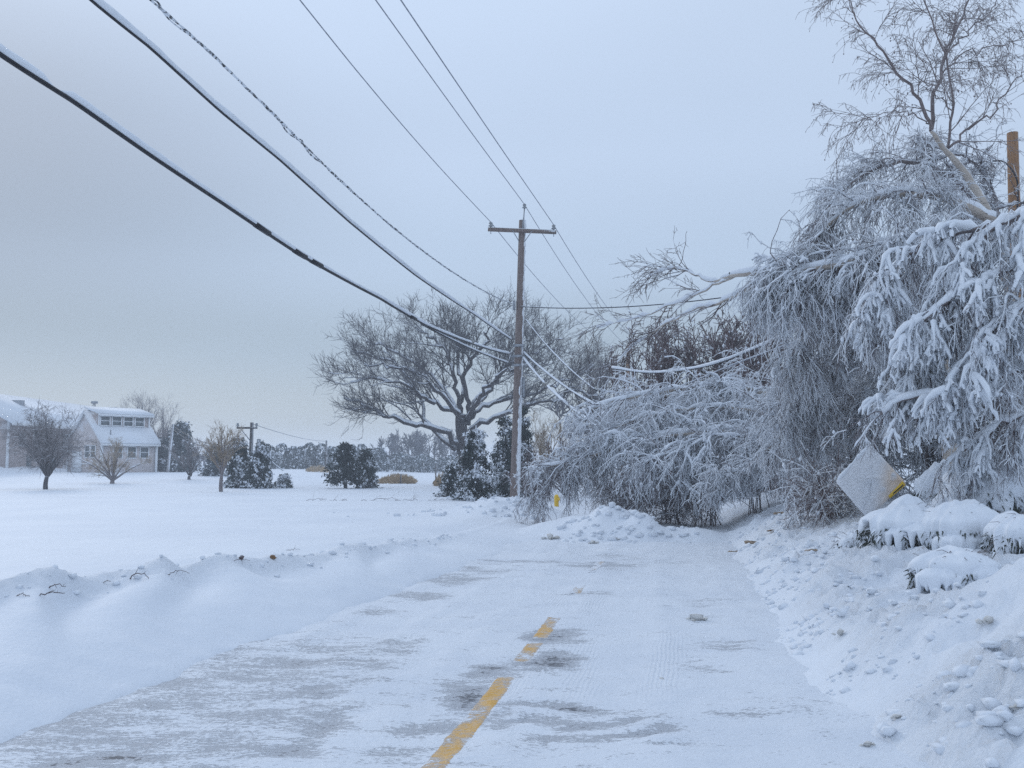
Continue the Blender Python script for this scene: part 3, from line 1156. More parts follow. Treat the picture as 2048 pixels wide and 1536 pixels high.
for pts, r in OL:
    P, R = limb([(925 + (px_ - 925) * 1.07, py_ + max(0, (720 - py_) * .24), Y_) for px_, py_, Y_ in pts], r, .05, 22, .10)
    R = r * (1 - np.linspace(0, 1, 22)) ** .8 * .50 + .028
    o_ = oak.trunk(P, R, M_OAK, 'limb', 8)
    C, S = snow_on(P, R, .05, .85, .35, int(pts[3][0]))
    oak.part('snow', M_SNOW).tube(C, S, 5)
    LP.append(P)
    LR.append(R)
LP, LR = np.array(LP), np.array(LR)
oc = PX(920, 900, 60.)
B1, b1 = grow(LP, LR, 13, (.25, 1.), (.4, 1.0), (1.8, 4.0), 8, -.12, .20, .45, .020, .065, .35, (0, 0, .15), .25, out_c=oc, out_k=1.0)
B2, b2 = grow(B1, b1, 8, (.12, 1.), (.45, 1.1), (.9, 2.0), 5, -.2, .20, .6, .012, .032, .45, (0, 0, .1), .25, out_c=oc, out_k=.7)
B3, b3 = grow(B2, b2, 7, (.1, 1.), (.4, 1.1), (.45, 1.1), 3, -.2, .18, .7, .0115, .02, .55, None, .3, out_c=oc, out_k=.6)
oak.part('boughs', M_OAK).tube(B1, b1, 4)
C, S = snow_on(B1, b1, .018, .7, .4, 5)
oak.part('snow', M_SNOW).tube(C, S, 3)
oak.part('branches', M_OAKT).tube(B2, b2, 3)
oak.part('twigs', M_OAKT).tube(B3, b3, 3)
oak.finish()

# ---- generic small bare tree


def bare_tree(name, label, px, Y, h, spread, n_l=9, fork=.28, mat=M_OAKT, tw=(6, 5), r=.12, up=.3, droop=0., group=None, tmat=M_OAK, dens=1., snow=.5, dz=-.1):
    b = base_at(px, Y, dz)
    t = Tree(name, label, b, 'tree', group)
    f = b + np.array([rng.normal(0, .05), 0, h * fork])
    P = spline([b, (b + f) / 2 + rng.normal(0, .03, 3), f], 8)
    t.trunk(P, np.linspace(r, r * .75, 8), tmat, k=8)
    LP, LR = [], []
    for i in range(n_l):
        a = 2 * math.pi * (i + rng.uniform(-.3, .3)) / n_l
        out = rng.uniform(.55, 1.) * spread if i % 3 else rng.uniform(.1, .4) * spread
        top = h * rng.uniform(.62, .95) if i % 3 else h * rng.uniform(.86, 1.)
        top -= droop * out
        e = b + np.array([math.cos(a) * out, math.sin(a) * out, top])
        m = f + (e - f) * .5 + np.array([0, 0, (.10 - .1 * (droop > 0)) * h]) * (1 if out < .5 * spread else .2) + np.array([0, 0, droop * .5 * out])
        Q = spline([f + rng.normal(0, .03, 3), m, e], 12) + np.vstack([np.zeros((1, 3)), rng.normal(0, .02 * h / 4, (11, 3))])
        LP.append(Q)
        LR.append(np.linspace(r * .5, r * .12, 12))
        t.trunk(Q, LR[-1], tmat, 'limb', 6)
    LP, LR = np.array(LP), np.array(LR)
    B1, b1 = grow(LP, LR, int(8 * dens), (.15, 1.), (.35, .9), (.22 * h, .38 * h), 6, -up + droop, .15, .5, .01, .04, .4, None, .4, out_c=f, out_k=.7)
    B2, b2 = grow(B1, b1, tw[0], (.15, 1.), (.3, .9), (.10 * h, .2 * h), 5, -up * .5 + droop * 1.5, .15, .6, .008, .02, .5, None, .3, out_c=f, out_k=.5)
    t.part('boughs', mat).tube(B1, b1, 3)
    t.part('branches', mat).tube(B2, b2, 3)
    if tw[1]:
        B3, b3 = grow(B2, b2, tw[1], (.1, 1.), (.3, .9), (.05 * h, .11 * h), 3, droop * 2, .15, .7, .007, .012, .6, None, .2)
        t.part('twigs', mat).tube(B3, b3, 3)
    if snow:
        C, S = snow_on(LP, LR, .02, .7, .3, int(px))
        t.part('snow', M_SNOW).tube(C, S, 4)
        C, S = snow_on(B1, b1, .010 * snow, .5, .4, int(px))
        t.part('snow', M_SNOW).tube(C, S, 3)
    t.finish()
    return t


bare_tree('bare_tree', 'round headed bare tree in front of the long brown house', 95, 55., 4.6, 2.2, 15, .19, M_GREYT, (7, 4), .14, .05, .20, dens=1.25)
bare_tree('bare_tree', 'low wide bare tree in front of the gabled house wing', 228, 66., 2.9, 2.6, 10, .12, M_TAN, (5, 4), .16, .25, .1, tmat=M_GREYT)
bare_tree('bare_tree', 'small forked bare tree right of the leaning pole', 382, 72., 2.9, 1.9, 8, .14, M_GREYT, (5, 3), .13, .35)
bare_tree('bare_tree', 'slender bare tree in front of the bent snowy evergreens', 445, 50., 3.3, 1.1, 8, .30, M_TAN, (5, 3), .11, .45, tmat=M_GREYT)
bare_tree('bare_tree', 'tall feathery bare tree behind the gabled house', 280, 118., 8.8, 3.6, 10, .25, M_GREYT, (5, 3), .2, .4, snow=0)
bare_tree('bare_tree', 'thin bare tree between the house and the leaning pole', 327, 112., 7.2, 2.2, 8, .25, M_GREYT, (5, 3), .16, .5, snow=0)
bare_tree('bare_tree', 'purple brown bare shrub tree hard against the house end', 318, 100., 4.2, 2.0, 9, .15, M_RED, (5, 3), .14, .4, snow=0)
bare_tree('bare_shrub', 'reddish bare shrub at the foot of the roadside pole', 1068, 38., 1.5, 1.5, 12, .06, M_RED, (5, 3), .05, .2)
bare_tree('bare_shrub', 'tan branched shrub tree right of the evergreens', 1085, 46., 3.6, 1.9, 9, .12, M_TAN, (5, 4), .09, .35, tmat=M_TAN)
bare_tree('bare_shrub', 'dull purple thicket low behind the fallen birch tip', 1130, 42., 2.4, 2.2, 12, .08, M_RED, (5, 3), .07, .25)
bare_tree('bare_tree', 'fine twigged bare tree just right of the oak crown', 1190, 64., 9.0, 2.8, 9, .3, M_OAKT, (5, 3), .2, .3)

# ---- evergreens: drooping sprays of small leaf faces with snow lying on them


def evergreen(name, label, px, Y, h, r, n=150, droop=.5, snow=.45, mat=M_GREEN, leaf=.075, skirt=.04, top_pow=.8, lean=(0, 0), group=None, per=42, dz=-.05, spread_seed=0, trunk=True):
    b = base_at(px, Y, dz)
    t = Tree(name, label, b, 'tree', group)
    q = np.random.default_rng(int(px * 7 + Y))
    top = b + np.array([lean[0], lean[1], h])
    tr = spline([b, (b + top) / 2 - np.array([lean[0], lean[1], 0]) * .1, top], 10)
    if trunk:
        t.trunk(tr, np.linspace(.05 + h * .02, .02, 10), M_OAK, k=7)
    zf = q.uniform(skirt, 1., n) ** .9
    a = q.uniform(0, 2 * math.pi, n)
    rad = r * np.clip((1 - zf) ** top_pow, .05, 1) * q.uniform(.65, 1.15, n) * (1 + .22 * np.sin(a * 2 + px) + .15 * np.sin(a * 3 + 2 * px))
    st = tr[np.minimum((zf * 9).astype(int), 9)]
    d = np.stack([np.cos(a), np.sin(a), q.uniform(.05, .45, n)], 1)
    M = 6
    Q = np.empty((n, M, 3))
    Q[:, 0] = st
    p = st.copy()
    for k in range(1, M):
        d = unit(d + np.array([0, 0, -droop * .42]) + q.normal(0, .10, (n, 3)))
        p = p + d * (rad / (M - 1))[:, None]
        g_ = gz(p[:, 0], p[:, 1]) + .03
        p[:, 2] = np.maximum(p[:, 2], g_)
        Q[:, k] = p
    t.part('branches', M_OAK).tube(Q, np.linspace(.022, .008, M)[None].repeat(n, 0), 3)
    # leaf faces
    m = n * per
    ib = q.integers(0, n, m)
    u = q.uniform(.22, 1., m) ** .7 * (M - 1)
    i = np.minimum(u.astype(int), M - 2)
    f = (u - i)[:, None]
    c = Q[ib, i] * (1 - f) + Q[ib, i + 1] * f
    T = unit(Q[ib, i + 1] - Q[ib, i])
    c = c + q.normal(0, leaf * 1.25, (m, 3)) * np.array([1, 1, .75])
    dl_ = unit(T * .9 + q.normal(0, .55, (m, 3)) + np.array([0, 0, -.25 * droop]))
    sd = unit(np.cross(dl_, q.normal(0, 1, (m, 3))))
    ln = leaf * q.uniform(.8, 1.9, m)[:, None]
    wd = ln * .34
    tri = np.stack([c - sd * wd, c + sd * wd, c + dl_ * ln], 1)
    patch = smooth(-.22, .28, pn(c[:, 0] * 1.7 + px, c[:, 2] * 1.5 + c[:, 1] * .9, 150))
    isn = q.uniform(0, 1, m) < snow * 1.0 * patch
    t.part('foliage', mat).tris(tri[~isn])
    # snow clots on the outer, upper side of the sprays
    ns = int(n * 9 * snow)
    ib = q.integers(0, n, ns)
    u = q.uniform(.45, 1., ns) * (M - 1)
    i = np.minimum(u.astype(int), M - 2)
    f = (u - i)[:, None]
    c = Q[ib, i] * (1 - f) + Q[ib, i + 1] * f + np.array([0, 0, leaf * .5]) + q.normal(0, leaf * .9, (ns, 3))
    t.part('snow', M_SNOW).tris((tri[isn] + np.array([0, 0, leaf * .45])))
    kp = q.uniform(0, 1, ns) < .15 + .9 * smooth(-.22, .28, pn(c[:, 0] * 1.7 + px, c[:, 2] * 1.5 + c[:, 1] * .9, 150))
    c = c[kp]
    ns = len(c)
    t.part('snow', M_SNOW).octa(c, leaf * q.uniform(.4, 1.15, ns), .8, int(px))
    t.finish()
    return t


evergreen('cedar_tree', 'bushy snow dusted cedar left of the roadside pole', 952, 38.5, 3.1, 1.15, 190, .7, .8, leaf=.075, top_pow=.55, per=46)
evergreen('cedar_tree', 'drooping dark cedar directly behind the roadside pole', 1012, 42., 3.9, 1.35, 200, .9, .5, leaf=.075, top_pow=.6, per=48)
evergreen('cedar_tree', 'tall dark cedar with snowy tresses right behind the pole', 1046, 44., 4.6, .95, 150, 1., .45, leaf=.08, top_pow=.6, per=46)
evergreen('cedar_tree', 'small rounded cedar at the left foot of the cedar clump', 905, 43., 1.6, .75, 80, .5, .4, leaf=.075, top_pow=.5)
evergreen('cedar_tree', 'dark spreading pine, left of the pair in the open field', 692, 57., 2.85, 1.45, 120, .3, .12, leaf=.11, skirt=.16, top_pow=.75, per=44)
evergreen('cedar_tree', 'snow hung bent pine, right of the pair in the open field', 733, 57.5, 2.6, 1.05, 120, .95, .5, leaf=.10, skirt=.1, top_pow=.45, per=44)
evergreen('cedar_tree', 'bent snow laden cedar left of the transformer pole', 483, 58., 3.4, 1.35, 140, .95, .55, leaf=.11, top_pow=.45, per=40, lean=(-.25, 0))
evergreen('cedar_tree', 'bent snow laden cedar right of the transformer pole', 516, 57.5, 3.0, 1.15, 130, 1.1, .65, leaf=.11, top_pow=.45, per=40, lean=(.3, 0))
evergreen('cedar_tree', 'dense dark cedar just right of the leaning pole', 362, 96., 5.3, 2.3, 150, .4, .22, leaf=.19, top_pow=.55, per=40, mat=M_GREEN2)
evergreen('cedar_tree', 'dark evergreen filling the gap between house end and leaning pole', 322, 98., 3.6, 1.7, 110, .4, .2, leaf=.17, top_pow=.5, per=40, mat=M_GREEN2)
evergreen('small_shrub', 'little snowy evergreen shrub alone in the white field', 570, 58., .95, .62, 60, .5, .7, leaf=.085, top_pow=.4, per=30, trunk=False)
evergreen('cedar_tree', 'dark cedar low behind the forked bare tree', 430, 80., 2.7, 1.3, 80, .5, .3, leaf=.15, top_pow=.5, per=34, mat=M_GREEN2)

# ---- far woods that read as one mass


def far_wood(name, label, specs, Y, mat_t, conifer):
    V, SV = [], []
    tube = Geo()
    q = np.random.default_rng(int(Y))
    for px, top in specs:
        y0 = Y * q.uniform(.96, 1.1)
        b = base_at(px, y0, 0.)
        h = PX(px, top, y0)[2] - b[2]
        w = h * q.uniform(.32, .46)
        m = 620 if conifer else 90
        if conifer:
            z = q.uniform(.02, 1, m)
            a = q.uniform(0, 2 * math.pi, m)
            r = w * np.sqrt(np.clip(1 - z ** 2.2, 0, 1)) * q.uniform(.6, 1.1, m)
            c = b + np.stack([np.cos(a) * r, np.sin(a) * r, z * h], 1)
            d = unit(np.stack([np.cos(a), np.sin(a), -.9 + 0 * a], 1) + q.normal(0, .5, (m, 3)))
            s_ = unit(np.cross(d, q.normal(0, 1, (m, 3))))
            ln = h * q.uniform(.06, .13, m)[:, None]
            tri = np.stack([c - s_ * ln * .4, c + s_ * ln * .4, c + d * ln], 1)
            sn = q.uniform(0, 1, m) < .28
            V.append(tri[~sn])
            SV.append(tri[sn] + [0, 0, h * .02])
        else:
            for k in range(1):
                bb = b + np.array([q.normal(0, w * .4), q.normal(0, w * .3), 0])
                P = spline([bb, bb + [q.normal(0, .2), 0, h * .5], bb + [q.normal(0, .4), 0, h * .92]], 8)
                R = np.linspace(.14, .04, 8)
                tube.tube(P, R, 4)
                B1, b1 = grow(P, R, 9, (.2, 1.), (.4, .9), (.25 * h, .42 * h), 4, -.4, .15, .5, .03, .06, .5, None, .5)
                B2, b2 = grow(B1, b1, 8, (.1, 1.), (.3, .9), (.12 * h, .24 * h), 3, -.2, .2, .7, .055, .075, .6, None, .3)
                tube.tube(B1, b1, 3)
                tube.tube(B2, b2, 3)
    o = None
    b0 = base_at(specs[0][0], Y, 0)
    t = Tree(name, label, b0, 'trees')
    t.o['kind'] = 'stuff'
    if V:
        t.part('foliage', mat_t).tris(np.concatenate(V))
        t.part('snow', M_SNOW).tris(np.concatenate(SV))
    if tube.n:
        t.g['branches'] = (tube, mat_t)
    t.finish()


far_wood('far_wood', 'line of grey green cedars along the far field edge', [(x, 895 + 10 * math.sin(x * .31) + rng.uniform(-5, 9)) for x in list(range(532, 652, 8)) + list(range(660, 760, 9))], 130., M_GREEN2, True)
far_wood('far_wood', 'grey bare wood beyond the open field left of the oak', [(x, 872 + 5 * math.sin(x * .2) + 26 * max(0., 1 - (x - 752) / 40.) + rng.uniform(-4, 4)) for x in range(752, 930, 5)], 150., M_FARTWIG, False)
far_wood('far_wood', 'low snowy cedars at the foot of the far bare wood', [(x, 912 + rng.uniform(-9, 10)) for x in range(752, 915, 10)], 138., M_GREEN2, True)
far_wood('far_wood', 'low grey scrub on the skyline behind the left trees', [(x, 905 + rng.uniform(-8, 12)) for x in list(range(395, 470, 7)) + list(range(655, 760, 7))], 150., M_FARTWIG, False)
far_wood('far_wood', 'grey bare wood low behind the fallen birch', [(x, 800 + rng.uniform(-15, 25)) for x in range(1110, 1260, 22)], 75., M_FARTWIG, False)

# ---- dry reeds in the field gap


def reeds(label, px0, px1, Y, h, n):
    q = np.random.default_rng(int(px0))
    x = q.uniform(px0, px1, n)
    yy = Y * q.uniform(.93, 1.08, n)
    X = (x - 1024) / FPX * yy
    Z = gz(X, yy)
    b = np.stack([X, yy, Z - .05], 1)
    lean = np.stack([q.normal(.12, .14, n), q.normal(0, .1, n), np.ones(n)], 1) * (h * q.uniform(.5, 1.1, n) * np.sin(np.clip((x - px0) / (px1 - px0), .04, .96) * math.pi) ** .5)[:, None]
    P = np.stack([b, b + lean * .5, b + lean + np.stack([q.normal(.1, .08, n), 0 * x, -.05 + 0 * x], 1)], 1)
    Geo().tube(P, np.array([.03, .025, .012])[None].repeat(n, 0), 3).obj('reeds', M_REED, kind='stuff', label=label, category='reeds')


reeds('tan dry reeds right of the pair of dark pines', 755, 832, 74., .75, 900)
reeds('tan dry reeds against the left side of the cedar clump', 866, 905, 66., .95, 500)
reeds('thin tan reeds on the far edge left of the dark pines', 612, 660, 110., .8, 300)
for (px_, Y_, h_, lab) in ((802, 69., .8, 'short wooden fence post standing by the tan reeds'), (872, 76., 1.6, 'taller thin fence post left of the cedar clump')):
    b = base_at(px_, Y_)
    fp = thing('fence_post', lab, 'post', b)
    Geo().tube(np.array([b, b + [.01, 0, h_ * .6], b + [.02, 0, h_]]), np.array([.06, .055, .05]), 8, True).obj('stake', M_POLE4, fp, True)
    Geo().blobs([b + [.02, 0, h_ + .02]], [.06], 2, .1, .6, 3).obj('snow_cap', M_SNOW, fp, True)

# ---- far poles and lines at the left


def far_pole(label, px, Y, top_py, lean, r, mat, arm=None, trans=False):
    b = base_at(px, Y)
    top = PX(px + lean, top_py, Y)
    t = thing('utility_pole', label, 'utility pole', b, 'wooden utility poles')
    Geo().tube(spline([b, (b + top) / 2, top], 8), np.linspace(r, r * .75, 8), 8, True).obj('post', mat, t, True)
    if arm:
        Geo().box(top + np.array([-.25, -.2, -.35]), (arm, .1, .12)).obj('crossarm', mat, t)
        for s_ in (-1, 1):
            p = top + np.array([-.25 + s_ * arm * .46, -.2, -.29])
            ring_insulator(p, 1.5).obj('insulator', M_PORC, t, True)
        Geo().tube(np.array([top + [-.25 - arm * .3, -.27, -.4], top + [0, -.2, -1.2]]), .03, 5, True).obj('brace', M_METAL, t)
    if trans:
        for dx in (-.42, .36):
            c = top + np.array([dx, -.22, -2.65])
            can = Geo().tube(np.array([c + [0, 0, -.45], c + [0, 0, -.40], c + [0, 0, .40], c + [0, 0, .46]]), np.array([.22, .27, .27, .2]), 12, True).obj('transformer', M_METAL, t, True)
            Geo().blobs([c + [0, 0, .47]], [.25], 2, .12, .35, 5).obj('snow_cap', M_SNOW, can, True)
        c = top + np.array([.5, -.15, -1.3])
        Geo().box(c, (.22, .12, .5)).obj('cutout', M_PORC, t)
    return b, top


b1_, t1_ = far_pole('pale leaning utility pole at the corner of the house', 337, 92., 848, 9, .15, M_POLE3)
b2_, t2_ = far_pole('dark utility pole with two transformers among bent cedars', 502, 60., 845, 2, .15, M_POLE4, 1.3, True)
b3_, t3_ = far_pole('thin grey utility pole right of the bent cedars', 538, 104., 891, 4, .14, M_POLE3)
b4_, t4_ = far_pole('distant dark utility pole above the dark pines', 653, 115., 881, 0, .15, M_POLE4)
b5_, t5_ = far_pole('shortest distant pole just left of the dark pines', 643, 128., 911, 0, .13, M_POLE3)
wire('power_line', 'upper drooping wire between leaning pole and transformer pole', sag(t1_ + [0, -.1, -.15], t2_ + [-.3, 0, -1.75], .5), .022, M_CABLE)
wire('power_line', 'lower drooping wire between leaning pole and transformer pole', sag(t1_ + [0, -.1, -.45], t2_ + [-.3, 0, -2.0], .6), .022, M_CABLE)
wire('power_line', 'far wire sloping right from the transformer pole to the distant pole', sag(t2_ + [.1, -.2, -.1], t4_ + [0, 0, -.1], .25), .020, M_WIRE)
wire('snowy_cable', 'sagging snow covered cable between the distant poles', sag(PX(541, 921, 103.), PX(643, 927, 127.), 1.6), .03, M_CABLE, .055, .95, seed=61)
wire('power_line', 'level wire crossing behind the slender bare tree', sag(PX(380, 889, 95.), PX(500, 886, 60.), .15), .018, M_WIRE)
b = base_at(529, 60.)
mb = thing('mailbox', 'small dark post mailbox standing right of the bent cedars', 'mailbox', b)
Geo().tube(np.array([b, b + [0, 0, .75]]), .05, 6, True).obj('post', M_POLE4, mb)
Geo().box(b + [0.03, 0, .83], (.22, .4, .20)).obj('box', M_METAL, mb)
Geo().box(b + [0.03, 0, .945], (.2, .38, .03)).obj('snow_cap', M_SNOW, mb)

# ------------------------------------------------------------------ house at the left
def mat_siding(name, a, b):
    t = NT(name)
    n = t.noise(1., 5, .6, (1.5, 1.5, 14))
    col = t.mix(t.rng_(n, .3, .7), a, b)
    col = t.mix(t.math('MULTIPLY', t.rng_(t.noise(.6, 5, .65), .52, .66), .6), col, SNOW2)   # snow blown on the shingles
    t.color(col)
    t.bump(n, .4, .02)
    return t.done(.85)


M_SIDE = mat_siding('cedar_shingle_wall', (.40, .335, .315), (.50, .43, .41))
M_SIDE2 = mat_siding('pale_shingle_wall', (.56, .50, .48), (.64, .58, .57))
M_TRIM = mat_plain('white_trim', (.78, .80, .82), .5, .04)
M_GLASS = NT('window_glass')
M_GLASS.color((.10, .12, .13))
M_GLASS = M_GLASS.done(.12, **{'Specular IOR Level': .5})
M_ROOF = mat_snow('roof_snow', .5, 8., .3, .05)

HC = np.array([PX(204, 900, 88.)[0], 88., 0.])
HC[2] = float(gz(HC[0] + 1, 90.)) - .25
eu = np.array([.62, .785, 0.])
ew = np.array([-.785, .62, 0.])
HZ = HC[2]


def H(u, w, z):
    return HC + eu * u + ew * w + np.array([0, 0, z])


house = thing('gabled_house', 'pale shingled gabled house wing with snowy roof and dormer windows', 'house', HC)
EV, RG, UL, WL = 3.25, 6.0, 5.5, 6.4


def hbox(u0, u1, w0, w1, z0, z1, name, mat, parent):
    return Geo().poly8([H(u0, w0, z0), H(u1, w0, z0), H(u1, w1, z0), H(u0, w1, z0), H(u0, w0, z1), H(u1, w0, z1), H(u1, w1, z1), H(u0, w1, z1)]).obj(name, mat, parent)


hbox(0, UL, 0, WL, -.5, EV, 'wall', M_SIDE2, house)
for u0 in (0., UL - .15):
    g = Geo()
    a = [H(u0, 0, EV), H(u0, WL, EV), H(u0, WL / 2, RG), H(u0 + .15, 0, EV), H(u0 + .15, WL, EV), H(u0 + .15, WL / 2, RG)]
    g.add(a, [[0, 1, 2], [3, 5, 4]])
    g.obj('gable', M_SIDE2, house)
sl = (RG - EV) / (WL / 2)


def slab(w0, z0, w1, z1, u0, u1, th, name, mat, parent):
    return Geo().poly8([H(u0, w0, z0), H(u1, w0, z0), H(u1, w1, z1), H(u0, w1, z1), H(u0, w0, z0 + th), H(u1, w0, z0 + th), H(u1, w1, z1 + th), H(u0, w1, z1 + th)]).obj(name, mat, parent)


rf = slab(-.4, EV - .4 * sl, WL / 2, RG, -.25, UL + .25, .22, 'roof', M_ROOF, house)
slab(WL + .4, EV - .4 * sl, WL / 2 + .01, RG, -.25, UL + .25, .22, 'roof', M_ROOF, house)
slab(-.42, EV - .42 * sl - .14, WL / 2, RG - .14, -.27, -.13, .135, 'rake_board', M_TRIM, house)
slab(WL + .42, EV - .42 * sl - .14, WL / 2, RG - .14, -.27, -.13, .135, 'rake_board', M_TRIM, house)
hbox(-.25, UL + .25, -.44, -.38, EV - .4 * sl - .16, EV - .4 * sl + .02, 'fascia', M_TRIM, house)


def window(parent, u0, u1, z0, z1, wall_w=None, wall_u=None, name='window'):
    """a window set in the eave wall (wall_w) or in the gable wall (wall_u)"""
    m = .10
    g, gl = Geo(), Geo()

    def q(a0, a1, b0, b1, d0, d1, G):
        if wall_w is not None:
            pts = [H(a0, wall_w - d1, b0), H(a1, wall_w - d1, b0), H(a1, wall_w - d0, b0), H(a0, wall_w - d0, b0),
                   H(a0, wall_w - d1, b1), H(a1, wall_w - d1, b1), H(a1, wall_w - d0, b1), H(a0, wall_w - d0, b1)]
        else:
            pts = [H(wall_u - d1, a0, b0), H(wall_u - d0, a0, b0), H(wall_u - d0, a1, b0), H(wall_u - d1, a1, b0),
                   H(wall_u - d1, a0, b1), H(wall_u - d0, a0, b1), H(wall_u - d0, a1, b1), H(wall_u - d1, a1, b1)]
        G.poly8(pts)
    q(u0, u1, z0, z1, -.02, .03, gl)
    o = gl.obj(name, M_GLASS, parent)
    for a in ((u0 - m, u0, z0 - m, z1 + m), (u1, u1 + m, z0 - m, z1 + m), (u0, u1, z1, z1 + m), (u0, u1, z0 - m, z0), (u0, u1, (z0 + z1) / 2 - .03, (z0 + z1) / 2 + .03)):
        q(*a, .005, .07, g)
    g.obj('frame', M_TRIM, o)
    return o


for u0 in (1.15, 2.55, 3.85):
    window(house, u0, u0 + .8, 1.65, 2.65, wall_w=0.)
for w0 in (1.15, 2.25):
    window(house, w0, w0 + .75, 1.7, 2.75, wall_u=0.)
for u0, u1, w0, w1 in ((-.08, .10, -.08, -.003), (UL - .1, UL + .12, -.12, -.003), (-.08, -.003, -.003, .16), (-.08, -.003, WL - .1, WL + .08)):
    hbox(u0, u1, w0, w1, -.4, EV - .02, 'corner_board', M_TRIM, house)
hbox(-.12, -.004, 3.6, 5.4, .3, 2.3, 'entry_panel', M_TRIM, house)
hbox(-.10, -.004, 1.0, 5.6, 1.0, 1.12, 'trim_band', M_TRIM, house)
# shed dormer with a row of windows
D0, DZ0, DZ1 = 1.35, EV + 1.35 * sl - .1, RG - .25
hbox(.25, UL, D0, D0 + 1.9, DZ0 - .5, DZ1, 'dormer_wall', M_SIDE, house)
dr = slab(D0 - .35, DZ1 + .02, WL / 2 + .5, RG + .42, .05, UL + .3, .16, 'dormer_roof', M_ROOF, house)
hbox(.05, UL + .3, D0 - .38, D0 - .36, DZ1 - .16, DZ1 + .02, 'fascia', M_TRIM, house)
for k in range(4):
    u0 = .5 + k * 1.17
    window(house, u0, u0 + .85, DZ0 + .42, DZ1 - .2, wall_w=D0)
for u0 in (.25, UL - .12):
    hbox(u0, u0 + .12, D0 - .07, D0 - .003, DZ0 - .1, DZ1, 'corner_board', M_TRIM, house)
vp = H(1.0, .4, EV + .4 * sl)
Geo().tube(np.array([vp, vp + [0, 0, .65]]), .06, 8, True).obj('vent_pipe', M_METAL, house, True)

# the long house behind it
LB0 = np.array([-51.8, 88., 0.])
LB0[2] = .3
lng = thing('long_house', 'long brown shingled house with snowy roof behind the bare tree', 'house', LB0)
x0, x1, y0, y1, ze, zr = -57., -47.0, 88., 116., 5.5, 8.3
Geo().poly8([[x0, y0, .0], [x1, y0, .0], [x1, y1, .0], [x0, y1, .0], [x0, y0, ze], [x1, y0, ze], [x1, y1, ze], [x0, y1, ze]]).obj('wall', M_SIDE, lng)
xm_ = (x0 + x1) / 2
for yy in (y0, y1 - .15):
    Geo().add([[x0, yy, ze], [x1, yy, ze], [xm_, yy, zr], [x0, yy + .15, ze], [x1, yy + .15, ze], [xm_, yy + .15, zr]], [[0, 1, 2], [3, 5, 4]]).obj('gable', M_SIDE, lng)
s2 = (zr - ze) / (x1 - xm_)
lr = Geo().poly8([[xm_, y0 - .4, zr], [x1 + .6, y0 - .4, ze - .6 * s2], [x1 + .6, y1 + .4, ze - .6 * s2], [xm_, y1 + .4, zr],
                  [xm_, y0 - .4, zr + .25], [x1 + .6, y0 - .4, ze - .6 * s2 + .25], [x1 + .6, y1 + .4, ze - .6 * s2 + .25], [xm_, y1 + .4, zr + .25]]).obj('roof', M_ROOF, lng)
Geo().poly8([[x0 - .6, y0 - .4, ze - .6 * s2], [xm_ - .01, y0 - .4, zr], [xm_ - .01, y1 + .4, zr], [x0 - .6, y1 + .4, ze - .6 * s2],
             [x0 - .6, y0 - .4, ze - .6 * s2 + .25], [xm_ - .01, y0 - .4, zr + .25], [xm_ - .01, y1 + .4, zr + .25], [x0 - .6, y1 + .4, ze - .6 * s2 + .25]]).obj('roof', M_ROOF, lng)
Geo().box([x1 + .62, (y0 + y1) / 2, ze - .6 * s2 + .02], (.05, y1 - y0 + .9, .24)).obj('fascia', M_TRIM, lng)
Geo().box([x1 + .02, y0 + .05, ze / 2], (.18, .22, ze - .1)).obj('corner_board', M_TRIM, lng)
for yy in (90.5, 93.2, 96.5, 99.2, 102.):
    wo = Geo().box([x1 + .02, yy, 3.9], (.06, .9, 1.2)).obj('window', M_GLASS, lng)
    g = Geo()
    for dy, dz_, sy, sz in ((-.5, 0, .1, 1.4), (.5, 0, .1, 1.4), (0, .65, .9, .1), (0, -.65, .9, .1), (0, 0, .9, .05)):
        g.box([x1 + .045, yy + dy, 3.9 + dz_], (.07, sy, sz))
    g.obj('frame', M_TRIM, wo)
for yy in (92., 97.):
    wo = Geo().box([x1 + .02, yy, 1.7], (.06, .9, 1.1)).obj('window', M_GLASS, lng)
for px_, py_, Yc, sx, sz, nm in ((36, 806, 96., 1.0, .55, 'chimney'), (74, 812, 102., .3, .3, 'roof_vent')):
    c = PX(px_, py_, Yc)
    Geo().box([c[0], Yc, c[2] - .3], (sx, .7, sz + .6)).obj(nm, M_METAL, lng)
# slim lattice mast and finial seen above the roofs
c = PX(189, 845, 118.)
top = PX(189, 804, 118.)
mast = thing('roof_mast', 'slim lattice mast standing above the snowy roof ridge', 'mast', c)
for dx, dy in ((-.45, -.3), (.45, -.3), (0, .4)):
    Geo().tube(np.array([c + [dx, dy, -1.5], top + [dx * .25, dy * .25, -.2]]), .06, 5, True).obj('leg', M_METAL, mast)
for k in range(4):
    z = c[2] + (top[2] - c[2]) * (k + .5) / 4
    Geo().box([c[0], c[1] - .25, z], (.85 - .16 * k, .06, .06)).obj('rung', M_METAL, mast)
Geo().box(top + [0, 0, -.05], (.7, .4, .3)).obj('head', M_METAL, mast)
c = PX(226, 850, 112.)
top = PX(226, 815, 112.)
fin = thing('roof_finial', 'dark finial with short arms above the dormer roof', 'finial', c)
Geo().tube(np.array([c + [0, 0, -1.2], top]), np.array([.22, .10]), 6, True).obj('shaft', M_POLE4, fin)
Geo().box(top + [0, 0, -.1], (1.0, .12, .28)).obj('arm', M_POLE4, fin)
Geo().box(top + [0, 0, -.9], (.6, .12, .2)).obj('arm', M_POLE4, fin)

# ------------------------------------------------------------------ birches and thicket at the right


